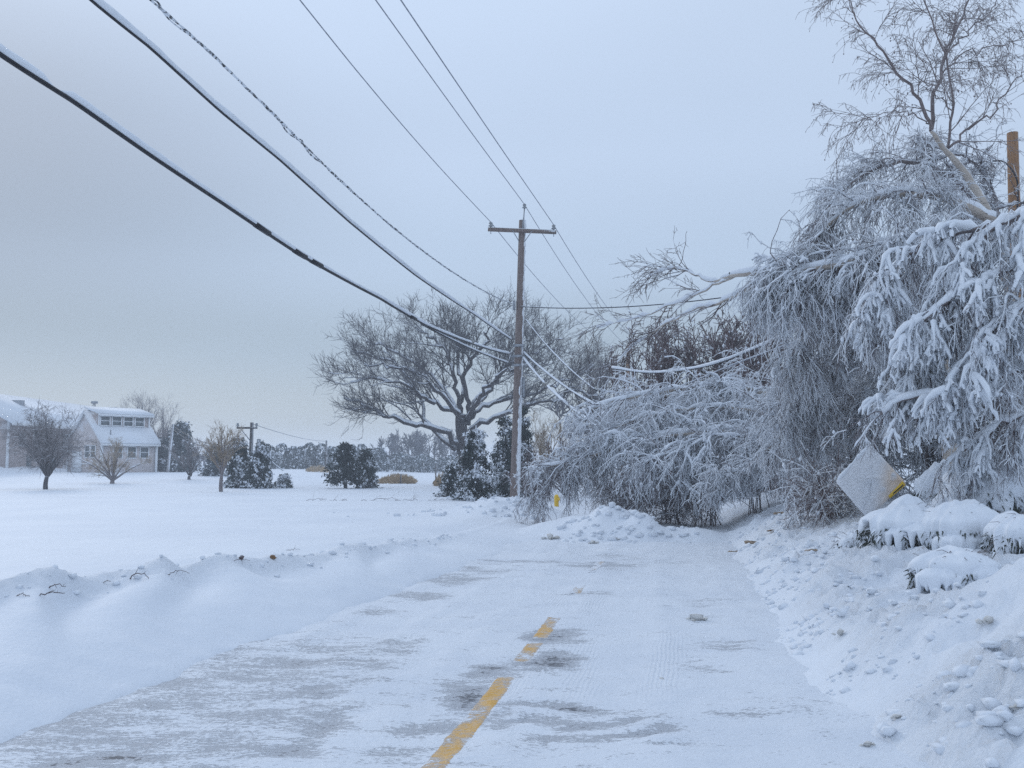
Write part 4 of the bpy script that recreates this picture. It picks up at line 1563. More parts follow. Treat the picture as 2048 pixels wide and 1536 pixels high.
# gaps in the curtains: (x0, x1, y0, y1 in photo pixels, nearer than, share removed)
CLEAR = [(1101, 1127, 984, 1016, 32.8, .92), (1002, 1054, 690, 1016, 33., .88), (1668, 1822, 912, 1030, 14.4, .90), (1996, 2060, 255, 400, 21.9, .80), (1440, 1560, 1000, 1075, 30., .9)]


def thin_out(B, b):
    """drop the sprays that would hang in front of the sign face and the orange pole"""
    if len(B) == 0:
        return np.zeros(0, bool)
    d = B - EYE
    cy = d[..., 1] * math.cos(PITCH) + d[..., 2] * math.sin(PITCH)
    cz = -d[..., 1] * math.sin(PITCH) + d[..., 2] * math.cos(PITCH)
    u, v = 1024 + FPX * d[..., 0] / cy, 768 - FPX * cz / cy
    keep = np.ones(len(B), bool)
    for x0, x1, y0, y1, ym, pr in CLEAR:
        hit = ((u > x0) & (u < x1) & (v > y0) & (v < y1) & (B[..., 1] < ym)).any(1)
        keep &= ~(hit & (rng.uniform(0, 1, len(B)) < pr))
    return keep


def hang(t, P, R, n1=10, L1=(.6, 1.4), n2=7, L2=(.3, .8), n3=4, L3=(.12, .32), g1=1.0, g2=1.6, white=.5, heavy=0., red=False, tr=(.1, 1.), floor=True, ang=(.5, 1.2), bias=None, r1=.013, rt=.0032, zsplit=None, wt=.0048, jit=.20, clots=.7):
    """boughs, hanging branches and sprigs under limbs; a share of them is coated white"""
    tm = M_RED if red else M_TWIG
    B1, b1 = grow(P, R, n1, tr, ang, L1, 7, g1, jit, .45, r1 * .7, r1, .35, bias, .25, floor)
    k = thin_out(B1, b1)
    B1, b1 = B1[k], b1[k]
    B2, b2 = grow(B1, b1, n2 + 2, (.1, 1.), (.4, 1.25), L2, 4, g2 * .62, jit, .55, rt * 1.4, rt * 2.4, .5, None, .25, floor)
    k = thin_out(B2, b2)
    B2, b2 = B2[k], b2[k]
    if n3:
        B3, b3 = grow(B2, b2, n3 + 2, (.08, 1.), (.45, 1.35), (L3[0] * .8, L3[1] * .85), 3, g2 * .5, jit, .7, rt, rt * 1.6, .6, None, .2, floor)
    else:
        B3, b3 = B2[:0], b2[:0]

    def sp(B):
        w = np.full(len(B), white)
        if zsplit is not None:
            w = w * smooth(zsplit[0], zsplit[1], B[:, -1, 2])
        # patches of the curtain are whiter than others
        c = B.mean(1)
        w = np.clip(w + .55 * pn(c[:, 0] * 1.4 + c[:, 1] * .3, c[:, 2] * 1.1 + c[:, 1] * .7, 130) * (w > .02), 0, 1)
        return rng.uniform(0, 1, len(B)) < w
    m1, m2 = sp(B1), sp(B2)
    par = np.repeat(m2, n3 + 2) if n3 else m2[:0]
    m3 = np.where(par, rng.uniform(0, 1, len(B3)) < .80, rng.uniform(0, 1, len(B3)) < white * .3)
    t.part('boughs', tm).tube(B1, b1, 4)
    t.part('twigs', tm).tube(B2[~m2], b2[~m2], 3)
    fr = t.part('frosted_twigs', M_FROST)
    fr.tube(B2[m2], b2[m2] + wt, 3)
    if n3:
        t.part('twigs', tm).tube(B3[~m3], b3[~m3], 3)
        fr.tube(B3[m3], b3[m3] + wt * .75, 3)
    if clots:
        q = rng.uniform(0, 1, len(B2)) < clots * (.4 + white)
        c = B2[q, 1] + rng.normal(0, .012, (q.sum(), 3))
        t.part('snow', M_SNOW).octa(c, (wt * 1.3 + .008) * rng.uniform(.5, 2.2, len(c)), 1.5, len(c))
    C, S = snow_on(B1, b1, .014 + heavy * .02, .75, .12, len(B1))
    mm = m1 | (heavy > 0)
    t.part('snow', M_SNOW).tube(C[mm], S[mm], 5)
    if heavy:
        C, S = snow_on(B2, b2, .012 + heavy * .020, .9, -.25, len(B2) + 3, .45)
        S[:, -1] *= .6
        t.part('snow', M_SNOW).tube(C, S, 5)
        if n3:
            q = rng.uniform(0, 1, len(B3)) < .6
            C, S = snow_on(B3[q], b3[q], .008 + heavy * .014, .85, -.35, len(B3) + 3, .5)
            t.part('snow', M_SNOW).tube(C, S, 4)
    return B1, b1


def limbs(t, specs, mat, k=9, snow=.03, M=24, jit=.012):
    Ps, Rs = [], []
    for pts, r0, r1 in specs:
        P, R = limb(pts, r0, r1, M, jit)
        t.trunk(P, R, mat, 'limb', k)
        if snow:
            C, S = snow_on(P, R, snow, .9, .3, int(pts[0][0]))
            t.part('snow', M_SNOW).tube(C, S, 6)
        Ps.append(P)
        Rs.append(R)
    return np.array(Ps), np.array(Rs)


# (1) the leaning birch whose open crown stands against the sky
Yb = 16.5
bb = base_at(2060, Yb)
t1 = Tree('birch_tree', 'leaning white birch whose open crown stands against the sky', bb)
P, R = limb([(2062, 1000, Yb), (2050, 800, Yb), (2025, 600, Yb), (1990, 470, Yb), (1965, 405, Yb), (1930, 345, Yb), (1890, 300, Yb), (1862, 262, Yb)], .13, .036, 40, .006)
t1.trunk(P, R, M_BIRCH, k=12)
up_specs = [
    ([(1862, 262, 16.5), (1846, 215, 16.4), (1815, 165, 16.3), (1780, 125, 16.2), (1748, 80, 16.1), (1715, 40, 16.), (1690, -10, 16.)], .055, .012),
    ([(1862, 262, 16.5), (1862, 200, 16.6), (1882, 150, 16.7), (1890, 105, 16.8), (1915, 50, 16.9), (1935, 0, 17), (1955, -60, 17.)], .06, .016),
    ([(1893, 300, 16.5), (1905, 230, 16.3), (1903, 165, 16.2), (1880, 85, 16.), (1855, 20, 15.9), (1840, -40, 15.9)], .04, .012),
    ([(1895, 298, 16.5), (1940, 255, 16.4), (1985, 225, 16.3), (2020, 175, 16.3), (2060, 140, 16.2)], .04, .012),
    ([(1890, 110, 16.8), (1940, 60, 17.0), (1985, 10, 17.2), (2020, -40, 17.4)], .03, .010),
    ([(1866, 250, 16.5), (1830, 228, 16.2), (1790, 225, 15.9), (1740, 235, 15.7), (1700, 262, 15.6)], .022, .006),
    ([(1905, 225, 16.3), (1860, 170, 16.), (1830, 135, 15.8)], .022, .008),
    ([(1882, 150, 16.7), (1920, 110, 16.9), (1980, 95, 17.1), (2045, 80, 17.2)], .03, .009),
]
UP, UR = limbs(t1, [(p, r0 * .62, r1 * .7) for p, r0, r1 in up_specs[:3]], M_BTWIG, 8, 0., 20, .02)
_u, _r = limbs(t1, [(p, r0 * .58, r1 * .7) for p, r0, r1 in up_specs[3:]], M_BTWIG, 7, 0., 20, .03)
UP, UR = np.concatenate([UP, _u]), np.concatenate([UR, _r])
B1, b1 = grow(UP, UR, 11, (.08, 1.), (.4, 1.0), (.6, 1.5), 7, .1, .12, .45, .006, .014, .4, (-.1, 0, .25), .35)
B2, b2 = grow(B1, b1, 8, (.1, 1.), (.35, 1.), (.25, .75), 5, .6, .15, .6, .0042, .008, .6, None, .3)
B3, b3 = grow(B2, b2, 4, (.15, 1.), (.4, 1.1), (.08, .24), 3, .9, .2, .8, .0038, .005, .7, None, .2)
t1.part('crown_boughs', M_BTWIG).tube(B1, b1, 4)
t1.part('crown_twigs', M_BTWIG).tube(B2, b2, 3)
t1.part('crown_twigs', M_BTWIG).tube(B3, b3, 3)
_cat = B3[rng.uniform(0, 1, len(B3)) < .14][:, -1]
t1.part('catkins', M_BTWIG).octa(_cat, rng.uniform(.008, .015, len(_cat)), 1.6, 5)
# its bent lower limbs carry weeping grey curtains
lo_specs = [
    ([(1985, 440, 16.5), (1920, 408, 16.2), (1840, 390, 15.9), (1765, 393, 15.7), (1700, 415, 15.6), (1640, 465, 15.6), (1600, 520, 15.6)], .085, .02),
    ([(2000, 470, 16.8), (1930, 380, 17.3), (1850, 330, 17.5), (1770, 330, 17.5), (1700, 370, 17.4), (1640, 430, 17.3)], .06, .012),
    ([(2000, 480, 17.0), (1990, 400, 17.4), (1960, 340, 17.6), (1920, 310, 17.6), (1870, 320, 17.6)], .05, .012),
    ([(2110, 520, 16.6), (2090, 440, 17.), (2050, 405, 17.3), (1990, 420, 17.3)], .05, .012),
]
LPb, LRb = limbs(t1, lo_specs[:1], M_BIRCH, 10, .035)
hang(t1, LPb, LRb, 46, (.5, 1.2), 8, (.35, .9), 5, (.12, .4), 1.3, 2.2, .66, 0., bias=(-.2, 0, .5), tr=(.15, 1.))
LPc, LRc = limbs(t1, lo_specs[1:], M_GREYT, 8, .02)
hang(t1, LPc, LRc, 26, (.5, 1.1), 8, (.3, .8), 5, (.12, .35), .9, 1.6, .40, 0., bias=(-.1, 0, .9), tr=(.2, 1.))
t1.finish()

# (2) the bent birch that reaches out over the road
bb = base_at(1905, 15.2)
t2 = Tree('birch_tree', 'bent birch with a long bare limb reaching left over the road', bb)
P, R = limb([(1908, 1010, 15.2), (1895, 800, 15.2), (1880, 650, 15.1), (1874, 585, 15.0)], .14, .09, 24, .006)
t2.trunk(P, R, M_BIRCH, k=10)
c_specs = [
    ([(1874, 590, 15.), (1862, 530, 14.9), (1835, 508, 14.8), (1750, 512, 14.7), (1640, 535, 15.), (1560, 542, 15.4), (1490, 548, 15.8), (1460, 552, 16.)], .085, .038),
    ([(1560, 543, 15.4), (1500, 575, 15.7), (1440, 605, 16.), (1390, 620, 16.2), (1330, 650, 16.4), (1270, 690, 16.6), (1235, 725, 16.8)], .036, .008),
    ([(1460, 552, 16.), (1420, 563, 16.3), (1380, 545, 16.5), (1340, 537, 16.7), (1300, 552, 16.9)], .026, .006),
    ([(1470, 552, 16.), (1430, 570, 16.2), (1390, 590, 16.4), (1320, 620, 16.7), (1250, 640, 17.), (1195, 655, 17.2)], .024, .005),
]
CP, CR = limbs(t2, c_specs, M_BIRCH, 8, .028, 24, .012)
# open end against the sky
B1, b1 = grow(CP[1:], CR[1:], 12, (.2, 1.), (.25, .75), (.5, 1.25), 7, .25, .12, .5, .006, .013, .4, (-.5, 0, .1), .3)
B2, b2 = grow(B1, b1, 6, (.1, 1.), (.3, .85), (.2, .6), 6, .3, .16, .6, .0045, .008, .6, None, .2)
B3, b3 = grow(B2, b2, 3, (.2, 1.), (.4, 1.), (.06, .22), 4, .2, .2, .8, .004, .006, .7, None, .2)
t2.part('open_boughs', M_TWIGB).tube(B1, b1, 4)
t2.part('open_twigs', M_TWIGB).tube(B2, b2, 3)
t2.part('open_twigs', M_TWIGB).tube(B3, b3, 3)
C, S = snow_on(B1, b1, .006, .35, .3, 3)
t2.part('snow', M_SNOW).tube(C, S, 4)
up1, ur1 = limb([(1352, 540, 16.7), (1366, 515, 16.7), (1372, 480, 16.7), (1372, 462, 16.7)], .008, .004, 10, .008)
t2.part('open_boughs', M_TWIGB).tube(up1, ur1, 4)
# weeping curtain from the inner half
hang(t2, CP[:1], CR[:1], 106, (.6, 1.5), 8, (.4, 1.0), 5, (.12, .4), 1.6, 2.4, .68, 0., bias=(-.2, 0, 0.), tr=(.12, .72))
hang(t2, CP[:1], CR[:1], 20, (.4, .9), 6, (.2, .5), 4, (.1, .25), 1.6, 2.2, .9, .8, bias=(0, -.8, .3), tr=(.15, .75))
cc_specs = [
    ([(1880, 640, 15.1), (1800, 600, 15.6), (1700, 610, 16.), (1620, 650, 16.2), (1570, 720, 16.3)], .05, .012),
    ([(1885, 720, 15.1), (1800, 690, 16.), (1700, 700, 16.6), (1620, 750, 17.), (1570, 820, 17.)], .05, .012),
    ([(1890, 780, 15.1), (1820, 780, 16.5), (1720, 790, 17.), (1650, 830, 17.3), (1580, 880, 17.5)], .05, .012),
]
DP, DR = limbs(t2, cc_specs, M_GREYT, 7, .02)
hang(t2, DP, DR, 7, (.4, .9), 5, (.2, .5), 3, (.08, .24), 2.2, 2.6, .95, .9, bias=(-.2, -1.2, .1), tr=(.2, .95))
hang(t2, DP, DR, 40, (.6, 1.5), 8, (.35, .9), 5, (.12, .38), 1.5, 2.2, .68, 0., bias=(0, 0, .3))
t2.finish()

# (3) snow loaded boughs hanging in from the right edge
bb = base_at(2230, 12.)
t3 = Tree('birch_tree', 'snow smothered birch drooping into view at the right edge', bb)
P, R = limb([(2230, 1000, 12.), (2225, 700, 12.), (2205, 480, 12.), (2190, 330, 12.1), (2200, 180, 12.3), (2185, 60, 12.4)], .13, .02, 24)
t3.trunk(P, R, M_BIRCH, k=10)
B1, b1 = grow(P, R, 22, (.5, 1.), (.5, 1.), (.5, 1.2), 7, .3, .14, .4, .006, .014, .4, (.5, 0, .3), .4)
B2, b2 = grow(B1, b1, 7, (.1, 1.), (.35, 1.), (.25, .7), 5, .7, .15, .6, .0045, .008, .6, None, .3)
t3.part('crown_boughs', M_BTWIG).tube(B1, b1, 4)
t3.part('crown_twigs', M_BTWIG).tube(B2, b2, 3)
h_specs = [
    ([(2205, 540, 12.), (2110, 520, 11.8), (2000, 545, 11.7), (1910, 590, 11.7), (1850, 640, 11.8)], .05, .018),
    ([(2180, 440, 12.), (2080, 420, 11.8), (1990, 455, 11.8), (1930, 520, 11.8), (1905, 580, 11.8)], .05, .016),
    ([(1990, 450, 11.9), (1900, 470, 12.2), (1835, 500, 12.4), (1780, 545, 12.5), (1735, 620, 12.6)], .04, .016),
    ([(2215, 620, 12.), (2110, 600, 11.6), (2020, 630, 11.5), (1960, 690, 11.5), (1930, 750, 11.6)], .05, .016),
    ([(2225, 740, 12.), (2100, 730, 11.8), (1980, 760, 11.8), (1880, 790, 11.9), (1800, 800, 12.1), (1760, 830, 12.2)], .045, .014),
    ([(2228, 860, 12.), (2110, 820, 12.0), (2000, 850, 12.), (1930, 900, 12.1)], .04, .014),
    ([(1960, 560, 12.), (1890, 640, 12.1), (1850, 700, 12.2), (1820, 760, 12.3)], .03, .014),
]
HP, HR = limbs(t3, h_specs, M_GREYT, 8, .045)
hang(t3, HP[:4], HR[:4], 17, (.35, .95), 6, (.2, .5), 3, (.08, .24), 2.4, 3.0, .95, 1.5, bias=(-.2, -.3, .2), r1=.016)
hang(t3, HP[4:], HR[4:], 14, (.35, .8), 6, (.2, .5), 3, (.08, .24), 2.4, 3.0, .9, 1.1, bias=(-.1, -.2, .2), r1=.014)
hang(t3, HP, HR, 13, (.5, 1.2), 6, (.3, .8), 5, (.1, .3), 1.8, 2.4, .55, 0., bias=(-.1, .5, .2))
t3.finish()

# (4) thicket of arching shrubs filling the background at the right


def thicket(name, label, px, Y, h, spread, n, white, red=False, n1=9, dens=1., lean=0., group='frosted thicket shrubs', zs=None, L2=(.3, .8)):
    b = base_at(px, Y)
    t = Tree(name, label, b, 'shrub', group)
    Ps, Rs = [], []
    for i in range(n):
        a = rng.uniform(0, 2 * math.pi)
        out = spread * rng.uniform(.2, 1.)
        e = b + np.array([math.cos(a) * out + lean, math.sin(a) * out * .6, h * rng.uniform(.7, 1.) * (1 - .35 * (out / spread) ** 2)])
        m = b + (e - b) * np.array([.3, .3, .68]) + rng.normal(0, .05, 3)
        P = spline([b + np.array([math.cos(a) * out * .35, math.sin(a) * out * .25, 0]) + rng.normal(0, .12, 3) * [1, 1, 0], m, e], 14)
        R = np.linspace(.035 if h > 2.2 else .013, .008 if h > 2.2 else .004, 14)
        Ps.append(P)
        Rs.append(R)
        t.trunk(P, R, M_GREYT if not red else M_RED, 'stem', 6)
    Ps, Rs = np.array(Ps), np.array(Rs)
    hang(t, Ps, Rs, n1, (.4, 1.1), int(5 * dens), L2, 2, (.12, .38), .5, 1.1, white, 0., red, (.04, 1.), bias=(0, 0, .25), zsplit=zs)
    t.finish()


thicket('bare_shrub', 'tall frosted shrub left of the diamond sign', 1625, 19.5, 3.6, 1.6, 12, .70, n1=9)
thicket('bare_shrub', 'frosted shrub behind the diamond sign', 1740, 18., 3.2, 1.5, 12, .68, n1=9)
thicket('bare_shrub', 'frosted shrub right of the diamond sign', 1860, 17., 3.4, 1.5, 12, .70, n1=9)
thicket('bare_shrub', 'frosted shrub under the birch at the right edge', 1990, 15.5, 3.4, 1.4, 12, .70, n1=9)
thicket('bare_shrub', 'tall dim shrub deep behind the bent birch', 1700, 21., 5.2, 1.9, 12, .52, n1=6)
thicket('bare_shrub', 'tall dim shrub deep behind the snow smothered birch', 1900, 20., 5.6, 2., 12, .52, n1=6)
thicket('bare_shrub', 'tall dim shrub below the orange brown pole', 2050, 19., 5.4, 1.8, 10, .44, n1=6)

thicket('bare_shrub', 'frosted shrub behind the snow smothered birch at the far right', 2190, 16.5, 3.8, 1.5, 10, .6, n1=6)

# (5) the brown thicket with snow specks behind the fallen birch
for k, (px_, lab, top_) in enumerate(((1310, 'brown upright thicket with snow specks, left half', 642), (1400, 'brown upright thicket with snow specks, middle', 634), (1490, 'brown upright thicket with snow specks, right half', 632), (1560, 'greyer upright thicket beside the weeping birch', 640))):
    Yt = 36. - k
    b = base_at(px_, Yt)
    t = Tree('brown_thicket', lab, b, 'shrub', 'brown thicket stems')
    Ps, Rs = [], []
    hh = PX(px_, top_, Yt)[2] - b[2]
    for i in range(24):
        e = b + np.array([rng.uniform(-1.9, 1.9), rng.uniform(-1, 1), 0])
        hi = hh * rng.uniform(.84, 1.0) * (1 - .05 * abs(e[0] - b[0]))
        P = spline([b + (e - b) * .45, b + (e - b) * .8 + [0, 0, hi * .45], e + [0, 0, hi]], 14) + np.vstack([np.zeros((1, 3)), rng.normal(0, .03, (13, 3))])
        Ps.append(P)
        Rs.append(np.linspace(.055, .012, 14))
        t.trunk(P, Rs[-1], M_RED, 'stem', 5)
    Ps, Rs = np.array(Ps), np.array(Rs)
    B1, b1 = grow(Ps, Rs, 12, (.2, 1.), (.25, .75), (.6, 1.5), 5, -.1, .14, .5, .022, .030, .5, (0, 0, .2), .3)
    B2, b2 = grow(B1, b1, 8, (.1, 1.), (.4, 1.1), (.3, .7), 3, .2, .16, .7, .018, .022, .6, None, .3)
    t.part('boughs', M_RED).tube(B1, b1, 3)
    t.part('twigs', M_RED).tube(B2, b2, 3)
    q = rng.uniform(0, 1, len(B2)) < .34
    pts = B2[q][:, 1] + rng.normal(0, .02, (q.sum(), 3))
    t.part('snow', M_SNOW).octa(pts, rng.uniform(.02, .055, len(pts)), 1.4, k)
    t.finish()

# (6) the birch fallen across the road
fb = base_at(1715, 24.)
t6 = Tree('fallen_birch', 'frost covered birch fallen across the road with drooping crown', fb)
f_specs = [
    ([(1715, 960, 24.), (1650, 880, 24.5), (1570, 800, 25.), (1480, 776, 25.), (1400, 773, 25.), (1310, 786, 24.8), (1230, 803, 24.6), (1160, 826, 24.4)], .13, .02),
    ([(1700, 970, 24.), (1620, 900, 23.6), (1520, 870, 23.4), (1420, 862, 23.3), (1310, 876, 23.3), (1200, 905, 23.4), (1110, 930, 23.4), (1055, 938, 23.4)], .10, .014),
    ([(1700, 940, 24.), (1620, 850, 26.), (1520, 800, 27.), (1400, 785, 27.5), (1290, 800, 27.5), (1200, 830, 27.5)], .10, .016),
    ([(1690, 970, 23.5), (1600, 905, 22.6), (1500, 875, 22.3), (1400, 885, 22.2), (1300, 920, 22.2)], .08, .014),
    ([(1600, 850, 25.), (1500, 820, 24.2), (1400, 815, 24.), (1300, 830, 23.8), (1220, 860, 23.8)], .06, .014),
    ([(1590, 850, 21.), (1545, 885, 20.6), (1505, 925, 20.4), (1470, 945, 20.3), (1430, 950, 20.4)], .055, .02),
]
FP, FR = limbs(t6, f_specs, M_BIRCH, 9, .04)
hang(t6, FP[:3], FR[:3], 52, (.9, 2.0), 7, (.45, 1.1), 4, (.18, .5), 1.5, 2.0, .92, 0., bias=(-.5, 0, .1), tr=(.22, 1.), zsplit=(.1, 1.9), rt=.0040, wt=.0072, r1=.016)
hang(t6, FP[3:5], FR[3:5], 44, (.8, 1.8), 7, (.45, 1.1), 4, (.18, .5), 1.6, 2.0, .90, 0., bias=(-.5, 0, 0), tr=(.2, 1.), zsplit=(.2, 1.8), rt=.0040, wt=.0072, r1=.016)
hang(t6, FP[5:], FR[5:], 30, (.4, 1.0), 6, (.3, .7), 4, (.12, .35), 1.4, 2.0, .8, 0., bias=(0, 0, .2), rt=.0040, wt=.007)
hang(t6, FP[1:2], FR[1:2], 30, (.5, 1.5), 6, (.3, .8), 4, (.15, .4), .8, 1.2, .60, 0., bias=(-1.2, 0, 0), tr=(.7, 1.), zsplit=(.3, 1.6), rt=.0040, wt=.007)
hang(t6, FP[[0, 1, 3]], FR[[0, 1, 3]], 12, (.7, 1.5), 7, (.35, .8), 4, (.15, .35), 1.8, 2.2, .95, .9, bias=(-.3, -.6, .1), tr=(.25, .8), rt=.0052, wt=.012)
t6.finish()
for px_, Y_, lab in ((1250, 24.5, 'bare brown shrub under the left of the fallen birch'), (1340, 24., 'bare brown shrub under the middle of the fallen birch'), (1420, 23., 'bare brown shrub at the road opening under the fallen birch'), (1520, 22., 'frosted low shrub at the right end of the fallen birch')):
    thicket('low_shrub', lab, px_, Y_, 1.5 if px_ < 1500 else 2., 1.15, 9, .18 if px_ < 1500 else .5, px_ < 1500, 8, group='low shrubs under the fallen birch', lean=-.2)

# ------------------------------------------------------------------ diamond road sign plastered with snow
SC_ = PX(1743, 956, 14.2)
sg = thing('diamond_sign', 'yellow diamond road sign almost wholly plastered with snow', 'road sign', [SC_[0], 14.2, float(gz(SC_[0], 14.2))])


def mat_sign():
    t = NT('sign_face')
    sp = t.n.new('ShaderNodeSeparateXYZ')
    t.l.new(t.tc.outputs['Object'], sp.inputs[0])
    # snow thins towards the right-hand corner
    v = t.math('ADD', t.math('MULTIPLY', sp.outputs['X'], 1.0), t.math('MULTIPLY', t.math('SUBTRACT', t.noise(5., 5, .6), .5), .22))
    v = t.math('SUBTRACT', v, t.math('MULTIPLY', sp.outputs['Z'], .18))
    f = t.rng_(v, .02, .40)
    col = t.mix(t.math('MULTIPLY', f, .60), (.84, .85, .88), (.80, .50, .22))
    col = t.mix(t.math('MULTIPLY', t.rng_(t.noise(2.5, 3), .5, .62), t.rng_(v, -.25, .0)), col, (.78, .80, .84))
    t.color(col)
    t.bump(t.math('ADD', t.noise(24., 4, .6), t.math('MULTIPLY', t.noise(5., 3, .6), 3.)), .6, .03)
    return t.done(.6)


def diamond(cx, h1, h2, th):
    """rounded-corner diamond, corners left / top / right / bottom, thickness th towards the viewer"""
    L_, T_, R_, B_ = np.array([-.545, 0, -.055]), np.array([-.01, 0, .52]), np.array([.53, 0, -.085]), np.array([-.09, 0, -.60])
    pts = []
    for a, b, c in ((B_, L_, T_), (L_, T_, R_), (T_, R_, B_), (R_, B_, L_)):
        for k in np.linspace(-1, 1, 5):
            e = b + unit(a - b) * .06 if k < 0 else b + unit(c - b) * .06
            pts.append(b * (1 - abs(k)) * .0 + (b + (e - b) * abs(k)) * 1.0 if abs(k) > .4 else b * .97)
    return np.array(pts)


outl = diamond(0, 0, 0, 0)
n_ = len(outl)


def plate(off, th, scale, lumps=0):
    g = Geo()
    rings = []
    c0 = SC_ + np.array([0, off, 0])
    tilt = np.array([[1, 0, 0], [0, 1, .06], [0, 0, 1]])
    for s_, d in ((scale, 0.), (scale, -th * .7), (scale * .93, -th)):
        rings.append((outl * s_) + np.array([0, d, 0]) + c0)
    inner = []
    for rr_ in np.linspace(.85, .08, 9):
        inner.append(outl * scale * rr_ + c0 + np.array([0, -th, 0]) + np.stack([0 * outl[:, 0], -lumps * np.abs(rng.normal(0, 1, n_)) , 0 * outl[:, 0]], 1))
    rings += inner
    V = np.concatenate(rings)
    F = []
    for r_ in range(len(rings) - 1):
        for i in range(n_):
            F.append([r_ * n_ + i, r_ * n_ + (i + 1) % n_, (r_ + 1) * n_ + (i + 1) % n_, (r_ + 1) * n_ + i])
    g.add(V, F)
    g.add(np.vstack([rings[-1], rings[-1].mean(0)]), [[i, (i + 1) % n_, n_] for i in range(n_)])
    g.add(np.vstack([rings[0], rings[0].mean(0)]), [[(i + 1) % n_, i, n_] for i in range(n_)])
    return g


Geo().tube(np.array([[SC_[0] - .03, 14.27, gz(SC_[0], 14.2) - .3], [SC_[0] - .02, 14.26, SC_[2] + .35]]), .035, 8, True).obj('post', M_METAL, sg)
pn_ = plate(.03, .012, .972).obj('panel', M_YELLOW, sg)
# snow face: its own origin at the sign centre so the material can follow the plate
sg_face = plate(.016, .035, .985, .004)
Vf = np.concatenate(sg_face.V)
Ff = [np.concatenate(x) for x in (sg_face.T, sg_face.Q) if x]
# bare strip of yellow with a dark border line at the lower right edge
keep = Vf[:, 0] - SC_[0] + .9 * (SC_[2] - Vf[:, 2]) * .35
me_ = mesh_from('snow_face', Vf, Ff, mat_sign(), SC_)
fo = link('snow_face', me_, sg, kind='stuff')
fo.location = SC_ - np.array(sg.location)
# cleared yellow strip with the dark border line along the lower right edge
ra, rb = np.array([.53, 0, -.085]) * .985 + SC_, np.array([-.09, 0, -.60]) * .985 + SC_
e_ = unit(rb - ra)
nrm = np.array([-e_[2], 0, e_[0]])
nrm = nrm if nrm[2] > 0 else -nrm
for (s0, s1, w0, w1, mt, dd) in ((.03, .34, .0, .075, M_YELLOW, -.024), (.06, .26, .018, .034, M_CABLE, -.029)):
    a, b2_ = ra + e_ * s0, ra + e_ * s1
    g = Geo()
    g.poly8([a + nrm * w0 + [0, dd - .004, 0], b2_ + nrm * w0 + [0, dd - .004, 0], b2_ + nrm * w0 + [0, dd, 0], a + nrm * w0 + [0, dd, 0],
             a + nrm * w1 + [0, dd - .004, 0], b2_ + nrm * (w1 * .6 if mt is M_YELLOW else w1) + [0, dd - .004, 0], b2_ + nrm * (w1 * .6 if mt is M_YELLOW else w1) + [0, dd, 0], a + nrm * w1 + [0, dd, 0]])
    g.obj('exposed_edge' if mt is M_YELLOW else 'border_line', mt, sg)
Geo().tube(SC_ + np.stack([np.linspace(-.5, 0, 14), np.full(14, -.0), -.055 + np.linspace(.03, .575, 14) + 0], 1), .025 + .012 * rng.uniform(-1, 1, 14), 7, True).obj('snow_cap', M_SNOW, sg, True, kind='stuff')

# yellow marker by the pole
b = base_at(1113, 33.)
q = PX(1113, 1000, 33.)
hy = thing('marker_post', 'small yellow roadside marker half hidden by fallen birch twigs', 'marker post', b)
Geo().tube(np.array([b, [q[0], 33., q[2] - .17], [q[0], 33., q[2] + .12], [q[0], 33., q[2] + .19]]), np.array([.075, .08, .085, .045]), 10, True).obj('body', M_YELLOW, hy, True)
Geo().box([q[0] + .065, 32.95, q[2] + .03], (.10, .10, .10)).obj('side_cap', M_YELLOW, hy)

# ------------------------------------------------------------------ snow smothered shrubs on the right bank


